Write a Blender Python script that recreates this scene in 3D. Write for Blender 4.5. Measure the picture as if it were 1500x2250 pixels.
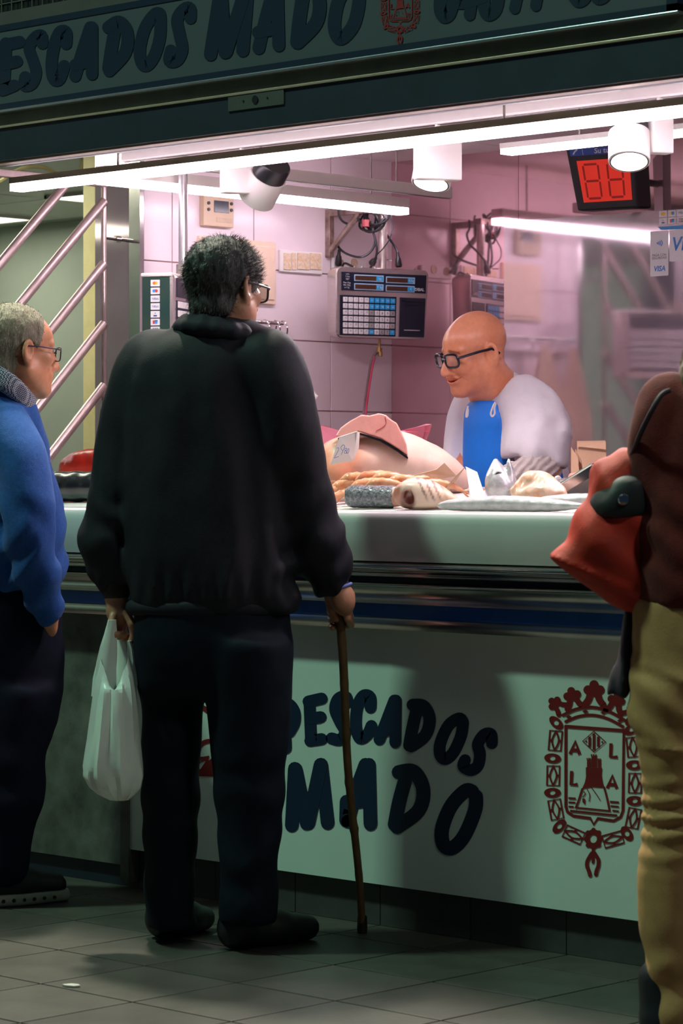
import bpy, bmesh, math, random
import numpy as np
from mathutils import Vector, Matrix, Euler
from mathutils.geometry import tessellate_polygon

random.seed(7); np.random.seed(7)
for _o in list(bpy.data.objects):
    bpy.data.objects.remove(_o)
scene = bpy.context.scene
col = scene.collection

# ------------------------------------------------------------------ camera
# World: X runs along the counter front, Y points into the stall, Z up.
# Counter front at Y=0; the camera stands in the aisle looking at 45 degrees.
FPX = 6000.0                              # focal length in pixels of the 1500x2250 frame
CAM = Vector((5.2, -5.14, 1.16))
FW = Vector((-0.6934, 0.7206, 0.0)).normalized()
RT = Vector((FW.y, -FW.x, 0.0))
UP = Vector((0, 0, 1))
HZ = 1050.0                               # horizon row
cd = bpy.data.cameras.new('camera')
cd.sensor_fit = 'VERTICAL'; cd.sensor_height = 36.0; cd.lens = FPX/2250*36.0
cd.shift_y = -(1125-HZ)/2250
cd.clip_start = 0.1; cd.clip_end = 200
cd.dof.use_dof = True; cd.dof.focus_distance = 7.75; cd.dof.aperture_fstop = 8.0
cam = bpy.data.objects.new('camera', cd); col.objects.link(cam)
mw = Matrix((RT, UP, -FW)).transposed().to_4x4(); mw.translation = CAM
cam.matrix_world = mw
scene.camera = cam

# ------------------------------------------------------------------ world, exposure, hall lamps
w = bpy.data.worlds.new('hall_dusk'); scene.world = w; w.use_nodes = True
bg = w.node_tree.nodes['Background']
bg.inputs['Color'].default_value = (0.26, 0.52, 0.92, 1); bg.inputs['Strength'].default_value = 0.032
vs = scene.view_settings
vs.view_transform = 'Standard'; vs.look = 'None'; vs.gamma = 1.0; vs.use_curve_mapping = False
vs.exposure = 0.0
scene.cycles.sample_clamp_indirect = 6.0
scene.cycles.max_bounces = 8

def area(name, loc, target, power, sx, sy, color):
    l = bpy.data.lights.new(name, 'AREA'); l.shape = 'RECTANGLE'; l.size = sx; l.size_y = sy
    l.energy = power; l.color = color
    o = bpy.data.objects.new(name, l); col.objects.link(o); o.location = loc
    o.rotation_euler = (Vector(target)-Vector(loc)).to_track_quat('-Z', 'Y').to_euler()
    return o
area('hall_lamp', (-1.9, -3.4, 7.3), (0.6, -0.1, 0.5), 330, 0.50, 0.50, (0.55, 1.0, 0.74))
area('hall_lamp', (5.2, -1.2, 4.6), (0.8, -0.6, 0.7), 45, 0.6, 0.6, (0.80, 1.0, 0.86))
area('hall_lamp', (-1.3, 0.42, 5.6), (0.4, -1.2, 0.0), 390, 0.35, 0.35, (1.0, 0.98, 0.80))

def tocam(v):
    d = Vector(v)-CAM
    return (d.dot(RT), d.dot(FW), v[2])
def cw(a, c, b):
    """camera-frame point (right, forward, height) -> world"""
    p = CAM + RT*a + FW*c
    return Vector((p.x, p.y, b))
def P(px, py, X=None, Y=None, Z=None, d=None):
    """point seen at a pixel of the frame on the plane X=, Y=, Z= or at depth d"""
    r = RT*((px-750)/FPX) + FW + UP*((HZ-py)/FPX)
    if X is not None: t = (X-CAM.x)/r.x
    elif Y is not None: t = (Y-CAM.y)/r.y
    elif Z is not None: t = (Z-CAM.z)/r.z
    else: t = d
    return CAM + r*t
def L(px, py, d):
    return np.array(((px-750)/FPX*d, d, CAM.z+(HZ-py)/FPX*d))
def hz(py, Y, px=1000):
    return P(px, py, Y=Y).z

# ------------------------------------------------------------------ materials
MATS = {}
def pm(name, c, rough=0.5, metal=0.0, var=0.10, scale=18.0, bump=0.0, bscale=120.0, spec=0.5,
       coat=0.0, trans=0.0, sheen=0.0, c2=None, stretch=None, attr=None, rnd=0.0, alpha=None, sss=0.0, coord='Object'):
    if name in MATS: return MATS[name]
    m = bpy.data.materials.new(name); m.use_nodes = True
    nt = m.node_tree; N = nt.nodes; K = nt.links
    b = N['Principled BSDF']
    tc = N.new('ShaderNodeTexCoord'); src = tc.outputs[coord]
    if stretch:
        mp = N.new('ShaderNodeMapping'); mp.inputs['Scale'].default_value = stretch
        K.new(src, mp.inputs['Vector']); src = mp.outputs['Vector']
    nz = N.new('ShaderNodeTexNoise'); nz.inputs['Scale'].default_value = scale
    nz.inputs['Detail'].default_value = 6; nz.inputs['Roughness'].default_value = 0.62
    K.new(src, nz.inputs['Vector'])
    cr = N.new('ShaderNodeValToRGB')
    lo = [max(0, v*(1-var)) for v in c]; hi = [min(1, v*(1+var)) for v in c]
    if c2: lo, hi = list(c), list(c2)
    cr.color_ramp.elements[0].position = 0.30; cr.color_ramp.elements[0].color = (*lo, 1)
    cr.color_ramp.elements[1].position = 0.70; cr.color_ramp.elements[1].color = (*hi, 1)
    K.new(nz.outputs['Fac'], cr.inputs['Fac'])
    out = cr.outputs['Color']
    if attr:
        at = N.new('ShaderNodeVertexColor'); at.layer_name = attr
        mx = N.new('ShaderNodeMix'); mx.data_type = 'RGBA'; mx.blend_type = 'MULTIPLY'
        mx.inputs['Factor'].default_value = 1.0
        K.new(out, mx.inputs[6]); K.new(at.outputs['Color'], mx.inputs[7]); out = mx.outputs[2]
    if rnd:
        oi = N.new('ShaderNodeObjectInfo'); hs = N.new('ShaderNodeHueSaturation')
        mr = N.new('ShaderNodeMapRange'); mr.inputs['To Min'].default_value = 1-rnd; mr.inputs['To Max'].default_value = 1+rnd
        K.new(oi.outputs['Random'], mr.inputs['Value']); K.new(mr.outputs['Result'], hs.inputs['Value'])
        K.new(out, hs.inputs['Color']); out = hs.outputs['Color']
    K.new(out, b.inputs['Base Color'])
    b.inputs['Roughness'].default_value = rough; b.inputs['Metallic'].default_value = metal
    b.inputs['Specular IOR Level'].default_value = spec
    b.inputs['Coat Weight'].default_value = coat; b.inputs['Coat Roughness'].default_value = 0.08
    b.inputs['Transmission Weight'].default_value = trans
    b.inputs['Sheen Weight'].default_value = sheen
    if sss:
        b.inputs['Subsurface Weight'].default_value = sss; b.inputs['Subsurface Radius'].default_value = (0.012, 0.005, 0.003)
        b.inputs['Subsurface Scale'].default_value = 1.0
    if alpha is not None: b.inputs['Alpha'].default_value = alpha
    if bump:
        n2 = N.new('ShaderNodeTexNoise'); n2.inputs['Scale'].default_value = bscale; n2.inputs['Detail'].default_value = 4
        K.new(src, n2.inputs['Vector'])
        bp = N.new('ShaderNodeBump'); bp.inputs['Strength'].default_value = bump; bp.inputs['Distance'].default_value = 0.004
        K.new(n2.outputs['Fac'], bp.inputs['Height']); K.new(bp.outputs['Normal'], b.inputs['Normal'])
    MATS[name] = m
    return m
def em(name, c, s, base=(0.8, 0.8, 0.8)):
    if name in MATS: return MATS[name]
    m = bpy.data.materials.new(name); m.use_nodes = True
    b = m.node_tree.nodes['Principled BSDF']
    b.inputs['Base Color'].default_value = (*base, 1)
    b.inputs['Emission Color'].default_value = (*c, 1); b.inputs['Emission Strength'].default_value = s
    MATS[name] = m
    return m

# ------------------------------------------------------------------ objects
def thing(name, label, cat, loc=(0, 0, 0), group=None):
    o = bpy.data.objects.new(name, None); col.objects.link(o); o.location = loc
    o.empty_display_size = 0.05
    o['label'] = label; o['category'] = cat
    if group: o['group'] = group
    return o
def tag(o, label=None, cat=None, group=None, kind=None):
    if label: o['label'] = label
    if cat: o['category'] = cat
    if group: o['group'] = group
    if kind: o['kind'] = kind
    return o
def wloc(o):
    v = Vector((0, 0, 0))
    while o is not None:
        v = v + o.location; o = o.parent
    return v
def mesh_obj(name, verts, faces, m, parent=None, smooth=False, cols=None, center=True, autosm=None):
    V = np.asarray(verts, dtype=float).reshape(-1, 3)
    c = (V.min(0)+V.max(0))/2 if center else np.zeros(3)
    me = bpy.data.meshes.new(name)
    me.from_pydata([tuple(v) for v in (V-c)], [], faces)
    if isinstance(m, (list, tuple)):
        for q in m: me.materials.append(q)
    elif m: me.materials.append(m)
    if smooth: me.polygons.foreach_set('use_smooth', [True]*len(me.polygons))
    if cols is not None:
        ca = me.color_attributes.new('Col', 'FLOAT_COLOR', 'POINT')
        flat = np.ones((len(V), 4)); flat[:, :3] = cols
        ca.data.foreach_set('color', flat.ravel())
    me.update()
    o = bpy.data.objects.new(name, me); col.objects.link(o)
    if parent is not None:
        o.parent = parent; o.location = Vector(c)-wloc(parent)
    else: o.location = Vector(c)
    if autosm is not None:
        md = o.modifiers.new('bevel', 'BEVEL'); md.width = autosm; md.segments = 2; md.limit_method = 'ANGLE'
    return o
def copy_part(src, name, parent, loc):
    o = bpy.data.objects.new(name, src.data); col.objects.link(o)
    o.rotation_euler = src.rotation_euler
    if parent is not None:
        o.parent = parent; o.location = Vector(loc)-wloc(parent)
    else: o.location = loc
    for md in src.modifiers:
        n = o.modifiers.new(md.name, md.type)
        if md.type == 'BEVEL': n.width = md.width; n.segments = md.segments; n.limit_method = md.limit_method
    return o

class MB:
    def __init__(s): s.v = []; s.f = []; s.mi = []
    def add(s, vs, fs, mi=0):
        n = len(s.v); s.v += [tuple(x) for x in vs]
        s.f += [tuple(i+n for i in f) for f in fs]; s.mi += [mi]*len(fs); return s
    def box(s, a, b, M=None, mi=0):
        x0, y0, z0 = [min(p, q) for p, q in zip(a, b)]; x1, y1, z1 = [max(p, q) for p, q in zip(a, b)]
        vs = [(x0,y0,z0),(x1,y0,z0),(x1,y1,z0),(x0,y1,z0),(x0,y0,z1),(x1,y0,z1),(x1,y1,z1),(x0,y1,z1)]
        if M is not None: vs = [M @ Vector(v) for v in vs]
        return s.add(vs, [(0,3,2,1),(4,5,6,7),(0,1,5,4),(1,2,6,5),(2,3,7,6),(3,0,4,7)], mi)
    def tube(s, pts, r, seg=10, caps=True, mi=0, closed=False):
        pts = [Vector(p) for p in pts]; n = len(pts)
        rs = r if isinstance(r, (list, tuple)) else [r]*n
        rings = []; prev = None
        for i, p in enumerate(pts):
            if closed: t = pts[(i+1) % n]-pts[i-1]
            else: t = (pts[min(i+1, n-1)]-pts[max(i-1, 0)])
            t.normalize()
            if prev is None:
                a = Vector((0, 0, 1)) if abs(t.z) < 0.9 else Vector((1, 0, 0))
                u = t.cross(a).normalized()
            else:
                u = (prev - t*prev.dot(t)).normalized()
            prev = u; v = t.cross(u)
            rings.append([p+(u*math.cos(2*math.pi*k/seg)+v*math.sin(2*math.pi*k/seg))*rs[i] for k in range(seg)])
        vs = [q for rg in rings for q in rg]; fs = []
        m = n if closed else n-1
        for i in range(m):
            a0 = i*seg; b0 = ((i+1) % n)*seg
            for k in range(seg):
                fs.append((a0+k, a0+(k+1) % seg, b0+(k+1) % seg, b0+k))
        if caps and not closed:
            fs.append(tuple(range(seg))[::-1]); fs.append(tuple((n-1)*seg+k for k in range(seg)))
        return s.add(vs, fs, mi)
    def lathe(s, prof, o, ax, seg=24, mi=0, caps=True):
        """profile [(t along axis, radius)]"""
        o = Vector(o); ax = Vector(ax).normalized()
        a = Vector((0, 0, 1)) if abs(ax.z) < 0.9 else Vector((1, 0, 0))
        u = ax.cross(a).normalized(); v = ax.cross(u)
        vs = []; fs = []
        for t, r in prof:
            for k in range(seg):
                vs.append(o+ax*t+(u*math.cos(2*math.pi*k/seg)+v*math.sin(2*math.pi*k/seg))*r)
        for i in range(len(prof)-1):
            for k in range(seg):
                fs.append((i*seg+k, i*seg+(k+1) % seg, (i+1)*seg+(k+1) % seg, (i+1)*seg+k))
        if caps:
            fs.append(tuple(range(seg))[::-1]); fs.append(tuple((len(prof)-1)*seg+k for k in range(seg)))
        return s.add(vs, fs, mi)
    def prism(s, pts, depth, mi=0):
        """planar world polygon extruded by a world vector"""
        pts = [Vector(p) for p in pts]; d = Vector(depth); n = len(pts)
        vs = pts+[p+d for p in pts]
        fs = [(i, (i+1) % n, n+(i+1) % n, n+i) for i in range(n)]
        tri = tessellate_polygon([pts])
        fs += [tuple(t) for t in tri]+[tuple(n+i for i in t)[::-1] for t in tri]
        return s.add(vs, fs, mi)
    def profile(s, prof, x0, x1, mi=0, nseg=1, closed=True):
        """(Y,Z) profile swept along X"""
        n = len(prof); vs = []; fs = []
        for i in range(nseg+1):
            x = x0+(x1-x0)*i/nseg
            vs += [(x, y, z) for y, z in prof]
        for i in range(nseg):
            for k in range(n if closed else n-1):
                a = i*n+k; b = i*n+(k+1) % n
                fs.append((a, b, b+n, a+n))
        if closed:
            tri = tessellate_polygon([[Vector((0, y, z)) for y, z in prof]])
            fs += [tuple(t) for t in tri]+[tuple(nseg*n+i for i in t)[::-1] for t in tri]
        return s.add(vs, fs, mi)
    def build(s, name, m, parent=None, smooth=False, bevel=None, cols=None):
        o = mesh_obj(name, s.v, s.f, m, parent, False, cols)
        me = o.data
        if isinstance(m, (list, tuple)): me.polygons.foreach_set('material_index', s.mi)
        bm = bmesh.new(); bm.from_mesh(me); bmesh.ops.recalc_face_normals(bm, faces=bm.faces)
        if smooth:
            for f in bm.faces: f.smooth = True
            for e in bm.edges:
                if len(e.link_faces) == 2 and e.calc_face_angle(0) > 0.7: e.smooth = False
        bm.to_mesh(me); bm.free()
        if bevel:
            md = o.modifiers.new('bevel', 'BEVEL'); md.width = bevel; md.segments = 2; md.limit_method = 'ANGLE'
        return o
def spline(pts, n=8, closed=False):
    pts = [Vector(p) for p in pts]; out = []; m = len(pts)
    for i in range(m if closed else m-1):
        if closed: p0, p1, p2, p3 = pts[i-1], pts[i], pts[(i+1) % m], pts[(i+2) % m]
        else: p0, p1, p2, p3 = pts[max(i-1, 0)], pts[i], pts[i+1], pts[min(i+2, m-1)]
        for k in range(n):
            t = k/n
            out.append(0.5*((2*p1)+(p2-p0)*t+(2*p0-5*p1+4*p2-p3)*t*t+(3*p1-p0-3*p2+p3)*t**3))
    if not closed: out.append(pts[-1])
    return out

# ------------------------------------------------------------------ flat print: strokes and shapes on a plane
class Print:
    """2-D shapes given in any picture coordinates, mapped onto a surface by fn(x, y) -> world point"""
    def __init__(s, fn):
        s.mb = MB(); s.k = 0
        p = fn(0, 0); n = (fn(1, 0)-p).cross(fn(0, 1)-p).normalized()
        if n.dot(CAM-p) < 0: n = -n
        s.fn = lambda x, y: fn(x, y)+n*(.00007*(s.k % 9))
    def poly(s, pts):
        v = [Vector((p[0], p[1], 0)) for p in pts]
        s.k += 1; s.mb.add([s.fn(p.x, p.y) for p in v], [tuple(t) for t in tessellate_polygon([v])])
    def stroke(s, pts, wd, sm=True, closed=False, cap=True):
        pts = [Vector((p[0], p[1], 0)) for p in pts]
        if sm and len(pts) > 2: pts = spline(pts, 6, closed)
        n = len(pts); Lp = []; Rp = []; s.k += 1
        for i, p in enumerate(pts):
            if closed: t = pts[(i+1) % n]-pts[i-1]
            else: t = pts[min(i+1, n-1)]-pts[max(i-1, 0)]
            if t.length < 1e-9: t = Vector((1, 0, 0))
            t.normalize(); nn = Vector((-t.y, t.x, 0))*wd/2
            Lp.append(p+nn); Rp.append(p-nn)
        vs = [s.fn(q.x, q.y) for q in Lp]+[s.fn(q.x, q.y) for q in Rp]
        fs = [(i, (i+1) % n, n+(i+1) % n, n+i) for i in range(n if closed else n-1)]
        s.mb.add(vs, fs)
        if cap and not closed:
            for p in (pts[0], pts[-1]): s.disc(p.x, p.y, wd/2, wd/2, 12)
    def disc(s, x, y, rx, ry=None, seg=20, rot=0.0):
        ry = ry or rx; c, q = math.cos(rot), math.sin(rot); s.k += 1
        s.mb.add([s.fn(x+rx*math.cos(a)*c-ry*math.sin(a)*q, y+rx*math.cos(a)*q+ry*math.sin(a)*c)
                  for a in [2*math.pi*k/seg for k in range(seg)]], [tuple(range(seg))])
    def ring(s, x, y, rx, ry, hx, hy, rot=0.0, seg=28):
        c, q = math.cos(rot), math.sin(rot); vs = []; s.k += 1
        for (ax, ay) in ((rx, ry), (hx, hy)):
            for k in range(seg):
                a = 2*math.pi*k/seg; u, v = ax*math.cos(a), ay*math.sin(a)
                vs.append(s.fn(x+u*c-v*q, y+u*q+v*c))
        s.mb.add(vs, [(k, (k+1) % seg, seg+(k+1) % seg, seg+k) for k in range(seg)])
    def build(s, name, m, parent): return s.mb.build(name, m, parent)

def text(body, o, xdir, ydir, size, m, parent, name='lettering', align='CENTER', shear=0.0, bold=0.0):
    """flat lettering from the built-in font; o = anchor point, xdir/ydir unit vectors on the surface"""
    cu = bpy.data.curves.new(name, 'FONT'); cu.body = body; cu.size = size; cu.align_x = align; cu.align_y = 'CENTER'
    cu.shear = shear; cu.offset = bold; cu.resolution_u = 3
    t = bpy.data.objects.new('tmp', cu); col.objects.link(t)
    dg = bpy.context.evaluated_depsgraph_get(); dg.update()
    me = bpy.data.meshes.new_from_object(t.evaluated_get(dg))
    xd = Vector(xdir).normalized(); yd = Vector(ydir).normalized()
    vs = [Vector(o)+xd*v.co.x+yd*v.co.y for v in me.vertices]
    fs = [tuple(p.vertices) for p in me.polygons]
    bpy.data.objects.remove(t); bpy.data.curves.remove(cu); bpy.data.meshes.remove(me)
    return mesh_obj(name, vs, fs, m, parent)

def frame(o, xdir, ydir):
    """matrix: local x along xdir, local z up along ydir, local y out of the face (towards the viewer is -y)"""
    x = Vector(xdir).normalized(); z = Vector(ydir).normalized(); y = z.cross(x).normalized()
    m = Matrix((x, y, z)).transposed().to_4x4(); m.translation = Vector(o); return m
# ================================================================== SETTING
XS, YB, ZC = -1.48, 2.06, 2.30           # left wall face, back wall face, stall ceiling
XR = 2.7                                  # right end of the stall, out of frame
YP = 0.855                                # front end of the left wall
m_grout = pm('floor_grout', (0.035, 0.033, 0.030), 0.9, bump=0.2)
m_ftile = pm('floor_tile', (0.060, 0.054, 0.045), 0.45, var=0.28, scale=7, bump=0.12, bscale=60, rnd=0.14)
m_tile = pm('wall_tile', (0.80, 0.68, 0.72), 0.22, var=0.03, scale=5, bump=0.02, bscale=9, rnd=0.02)
m_wgrout = pm('wall_grout', (0.50, 0.34, 0.32), 0.9)
m_steel = pm('mirror_steel', (0.74, 0.48, 0.53), 0.05, 0.86, var=0.08, scale=3, bump=0.015, bscale=5)
m_sheet = pm('polished_sheet', (0.66, 0.54, 0.60), 0.06, 0.72, var=0.10, scale=4, bump=0.012, bscale=6)
m_inox = pm('stainless', (0.62, 0.60, 0.58), 0.22, 1.0, var=0.10, scale=9, bump=0.05, bscale=30)
m_chrome = pm('chrome', (0.72, 0.70, 0.68), 0.10, 1.0, var=0.06, scale=9)
m_plaster = pm('ceiling_white', (0.78, 0.68, 0.68), 0.6, var=0.04, scale=6)
m_dark = pm('dark_paint', (0.010, 0.015, 0.028), 0.5, var=0.2, scale=12)
m_black = pm('black_plastic', (0.012, 0.012, 0.015), 0.35, var=0.2)
m_white = pm('white_enamel', (0.80, 0.76, 0.74), 0.35, var=0.03)
m_ntile = pm('pale_green_tile', (0.66, 0.72, 0.64), 0.35, var=0.05, scale=5, rnd=0.03)
m_ngrout = pm('green_grout', (0.42, 0.50, 0.44), 0.9)
m_yellow = pm('yellow_paint', (0.88, 0.78, 0.40), 0.5, var=0.08, scale=14)

def structure(o): o['kind'] = 'structure'; return o

# ---- floor: slab with recessed grout, each tile its own piece
fl = structure(MB().box((-9, -9, -0.12), (9, 9, -0.006)).build('floor', m_grout))
TX, TY = 0.315, 0.32
tile0 = None
for i in range(-8, 8):
    for j in range(0, 7):
        x0 = 0.045+TX*i; y1 = 0.175-TY*j
        c = Vector((x0+TX/2, y1-TY/2, -0.003))
        if tile0 is None:
            tile0 = MB().box((c.x-TX/2+.0032, c.y-TY/2+.0032, -0.006), (c.x+TX/2-.0032, c.y+TY/2-.0032, 0.0)).build('floor_tile', m_ftile, fl, bevel=0.0015)
        else: copy_part(tile0, 'floor_tile', fl, c)
mm = MB(); mm.box((-9, -9, -0.006), (9, 0.175-TY*7, -0.0005)); mm.box((-9, 0.175-TY*7, -0.006), (0.045-TX*8, 9, -0.0005))
mm.box((0.045+TX*8, 0.175-TY*7, -0.006), (9, 9, -0.0005)); mm.box((0.045-TX*8, 0.175, -0.006), (0.045+TX*8, 9, -0.0005))
mm.build('outer_paving', m_ftile, fl)

def tiles(parent, axis, fixed, out, us, vs, mat, gap=0.0022, name='tile'):
    """tiles on a wall: axis 'X' (wall plane X=fixed, u=Y) or 'Y' (plane Y=fixed, u=X); out = thickness vector sign"""
    cache = {}
    for a in range(len(us)-1):
        for b in range(len(vs)-1):
            u0, u1, v0, v1 = us[a]+gap, us[a+1]-gap, vs[b]+gap, vs[b+1]-gap
            key = (round(u1-u0, 4), round(v1-v0, 4))
            if axis == 'X': lo, hi = (fixed, u0, v0), (fixed+out, u1, v1)
            else: lo, hi = (u0, fixed, v0), (u1, fixed+out, v1)
            ctr = (Vector(lo)+Vector(hi))/2
            if key in cache: copy_part(cache[key], name, parent, ctr)
            else: cache[key] = MB().box(lo, hi).build(name, mat, parent, bevel=0.0012)

# ---- left wall of the stall with landscape tiles
wl = structure(MB().box((XS-0.22, YP, 0), (XS, YB+0.2, ZC)).build('wall_left', m_wgrout))
tiles(wl, 'X', XS, 0.006, [YP+0.006, 0.988, 1.365, 1.742, YB-0.001], [0.438, 0.677, 0.916, 1.155, 1.394, 1.636, 1.874, 2.112, ZC-0.001], m_tile)
# ---- back wall clad in mirror steel sheets
wb = structure(MB().box((XS, YB, 0), (XR, YB+0.14, ZC)).build('wall_back', m_dark))
xs_b = [XS+0.004, P(1140, 400, Y=YB).x, P(1140, 400, Y=YB).x+1.25, XR]
for a, b in zip(xs_b[:-1], xs_b[1:]):
    MB().box((a+.001, YB-0.003, 0.1), (b-.001, YB, ZC-0.001)).build('steel_panel', m_steel, wb)
# ---- right end wall (out of frame) and the ceiling
structure(MB().box((XR, 0.1, 0), (XR+0.14, YB+0.14, ZC)).build('wall_right', m_tile))
ce = structure(MB().box((XS-0.22, 0.02, ZC), (XR+0.14, YB+0.14, ZC+0.12)).build('ceiling', m_wgrout))
us = [XS+.003]+[XS+0.6*k for k in range(1, 7)]+[XR]
for a, b in zip(us[:-1], us[1:]):
    for c, d in ((0.03, 1.05), (1.05, YB-.002)):
        MB().box((a+.002, c+.002, ZC-0.006), (b-.002, d-.002, ZC)).build('ceiling_panel', m_plaster, ce)

# ---- steel cladding on the front end of the left wall
pl = thing('steel_pillar_cladding', 'folded stainless cladding on the end of the tiled wall beside diagonal pipes', 'cladding', (XS-.1, YP, 0))
MB().box((XS-0.222, YP-0.006, 0), (XS-0.045, YP-0.0005, ZC)).build('mirror_sheet', m_sheet, pl)
b = MB(); b.prism([(XS-0.046, YP-0.012, 0.0), (XS+0.007, YP-0.012, 0.0), (XS+0.007, YP+0.006, 0.0), (XS+0.0062, YP+0.006, 0.0), (XS+0.0062, YP-0.002, 0.0), (XS-0.046, YP-0.002, 0.0)], (0, 0, ZC))
b.build('corner_angle', m_inox, pl)

# ---- polished steel screen standing proud of the back wall
YSC = 1.99
xa = P(1107, 700, Y=YSC).x; zt0 = P(1107, 486, Y=YSC).z; zt1 = P(1500, 459, Y=YSC).z
sc_ = thing('steel_screen', 'large polished steel sheet on the back wall reflecting the light strip', 'screen', (xa+.6, YSC, 0.9))
b = MB(); xe = P(1500, 459, Y=YSC).x; sl = (zt1-zt0)/(xe-xa)
b.prism([(xa, YSC, 0.75), (xa+1.6, YSC, 0.75), (xa+1.6, YSC, zt0+sl*1.6), (xa, YSC, zt0)], (0, 0.004, 0)); b.build('sheet', m_sheet, sc_)
MB().box((xa, YSC+.004, 0.75), (xa+0.02, YB-.004, zt0-.01)).build('edge_batten', m_inox, sc_)
MB().box((xa+1.5, YSC+.004, 0.75), (xa+1.52, YB-.004, zt0-.01)).build('edge_batten', m_inox, sc_)

# ---- neighbouring unit seen through the railing on the left
XN = 5.2-10.5
wn = structure(MB().box((XN-0.15, -4.5, 0), (XN, 5.2, 2.6)).build('wall_far_left', m_ngrout))
uu = [-0.6+0.33*k for k in range(0, 9)]; vv = [0.72+0.208*k for k in range(0, 8)]+[2.30]
tiles(wn, 'X', XN, 0.006, uu, vv, m_ntile)
structure(MB().box((XN, 2.9, 0), (XS-0.22, 3.05, 2.32)).build('wall_far_back', m_ntile))
cn = structure(MB().box((XN, -2.65, 2.32), (XS-0.225, 2.9, 2.44)).build('ceiling_neighbour', m_ngrout))
for a in range(6):
    for c in range(9):
        x0 = XN+0.6*a; y0 = -2.64+0.6*c
        if x0+0.6 < XS-0.2: MB().box((x0+.003, y0+.003, 2.314), (x0+.597, y0+.597, 2.32)).build('ceiling_panel', m_ntile, cn)
m_panel = em('neighbour_light', (0.98, 1.0, 0.78), 4.6)
m_panel_added = em('added_post_light', (0.98, 1.0, 0.78), 13.0)  # stronger glow, only for the unseen panel added to brighten the yellow post
def light_panel(x0, x1, y0, y1, label, m=None):
    t = thing('ceiling_light', label, 'ceiling light', ((x0+x1)/2, (y0+y1)/2, 2.30), 'flat light panels of the neighbouring unit')
    b = MB()
    for p, q in (((x0, y0), (x1, y0+.015)), ((x0, y1-.015), (x1, y1)), ((x0, y0), (x0+.015, y1)), ((x1-.015, y0), (x1, y1))):
        b.box((p[0], p[1], 2.300), (q[0], q[1], 2.3135))
    b.build('frame', m_white, t)
    MB().box((x0+.016, y0+.016, 2.303), (x1-.016, y1-.016, 2.312)).build('diffuser', m or m_panel, t)
p1 = P(78, 484, Z=2.30); p2 = P(97, 437, Z=2.30); p3 = P(150, 519, Z=2.30)
light_panel(p3.x, p3.x+.35, p3.y, p3.y+.35, 'farthest flat ceiling panel, a small sliver left of the yellow post')
light_panel(-4.7, -4.1, -1.7, -1.1, 'flat ceiling panel mirrored in the steel cladding at the wall end')
light_panel(-2.62, -2.02, 0.08, 0.68, 'unseen ceiling panel added nearest to the railing to light the yellow post', m_panel_added)  # added out of view behind the shutter housing, lights the yellow post
light_panel(p1.x-0.6, p1.x, p1.y-0.6, p1.y, 'flat bright ceiling panel at the left edge above the older man')
light_panel(p2.x, p2.x+0.6, p2.y, p2.y+0.6, 'flat bright ceiling panel beside the yellow post')
a0, a1 = P(183, 700, Y=.93), P(215, 700, Y=.93)
structure(MB().box((a0.x, .93, 0), (a1.x, .99, 2.31)).build('trim_1', m_yellow))['label'] = 'yellow painted post behind the diagonal pipes'
sp = P(96, 566, X=XN+0.12)
t = thing('wall_speaker', 'small grey box under the ceiling of the neighbouring unit', 'speaker', sp)
b = MB(); b.box((XN+.008, sp.y-.09, sp.z-.07), (XN+.17, sp.y+.09, sp.z+.04)); b.build('case', pm('grey_plastic', (0.16, 0.19, 0.17), 0.5), t, bevel=.012)
MB().tube(spline([(XN+.10, sp.y+.06, sp.z-.06), (XN+.05, sp.y+.16, sp.z-.26), (XN+.03, sp.y+.32, sp.z-.36), (XN+.02, sp.y+.5, sp.z-.33), (XN+.02, sp.y+.55, sp.z-.1)], 6), .007, 6).build('cord', m_white, t)
q0, q1, q2, q3 = [P(x, y, X=-2.2) for x, y in ((18, 380), (45, 371), (95, 368), (135, 388))]
q0 = Vector((q0.x, q0.y-.1, q0.z-.05))
tag(MB().tube(spline([Vector((q0.x, q0.y-.05, 2.314)), q0, q1, q2, q3, Vector((q3.x, q3.y+.08, 2.22)), Vector((q3.x, q3.y+.1, 2.314))], 6), .007, 6).build('conduit', m_yellow), 'thin yellow cable arching over the top rail of the railing', 'cable')

# ---- diagonal pipe railing between the tiled wall and the counter front
rl = thing('pipe_railing', 'railing of slanting steel pipes left of the tiled wall', 'railing', (XS, 0.2, 0.9))
m_satin = pm('satin_pipe', (0.46, 0.36, 0.35), 0.36, 0.75, var=0.12, scale=30, bump=.05, bscale=60)
ytop = P(228, 600, X=XS).y; ztop = P(215, 402, X=XS).z
MB().tube([(XS, ytop, 0.95), (XS, ytop, ztop)], 0.009, 10).build('end_post', m_satin, rl, True)
MB().box((XS-.012, -0.28, ztop-.012), (XS+.012, ytop+.012, ztop+.012)).build('top_rail', m_satin, rl, bevel=.003)
MB().tube([(XS, -0.27, 0.95), (XS, -0.27, ztop)], 0.012, 10).build('end_post', m_satin, rl, True)
for pyx in (305, 442, 580, 712, 848, 985):
    z1 = P(228, pyx, X=XS).z; y1 = ytop
    if z1 > ztop: y1 -= (z1-ztop); z1 = ztop
    ln = min(z1-1.0, y1+0.27)
    MB().tube([(XS, y1, z1), (XS, y1-ln, z1-ln)], 0.0155, 14).build('pipe', m_satin, rl, True)
b = MB(); zc_ = P(250, 524, X=XS).z
b.tube([(XS, ytop, zc_), (XS-.03, YP-.006, zc_)], .006, 8); b.lathe([(0, .011), (.02, .011)], (XS-.012, ytop+.06, zc_), (0, 1, 0), 10)
b.build('clamp', m_chrome, rl, True)

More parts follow.
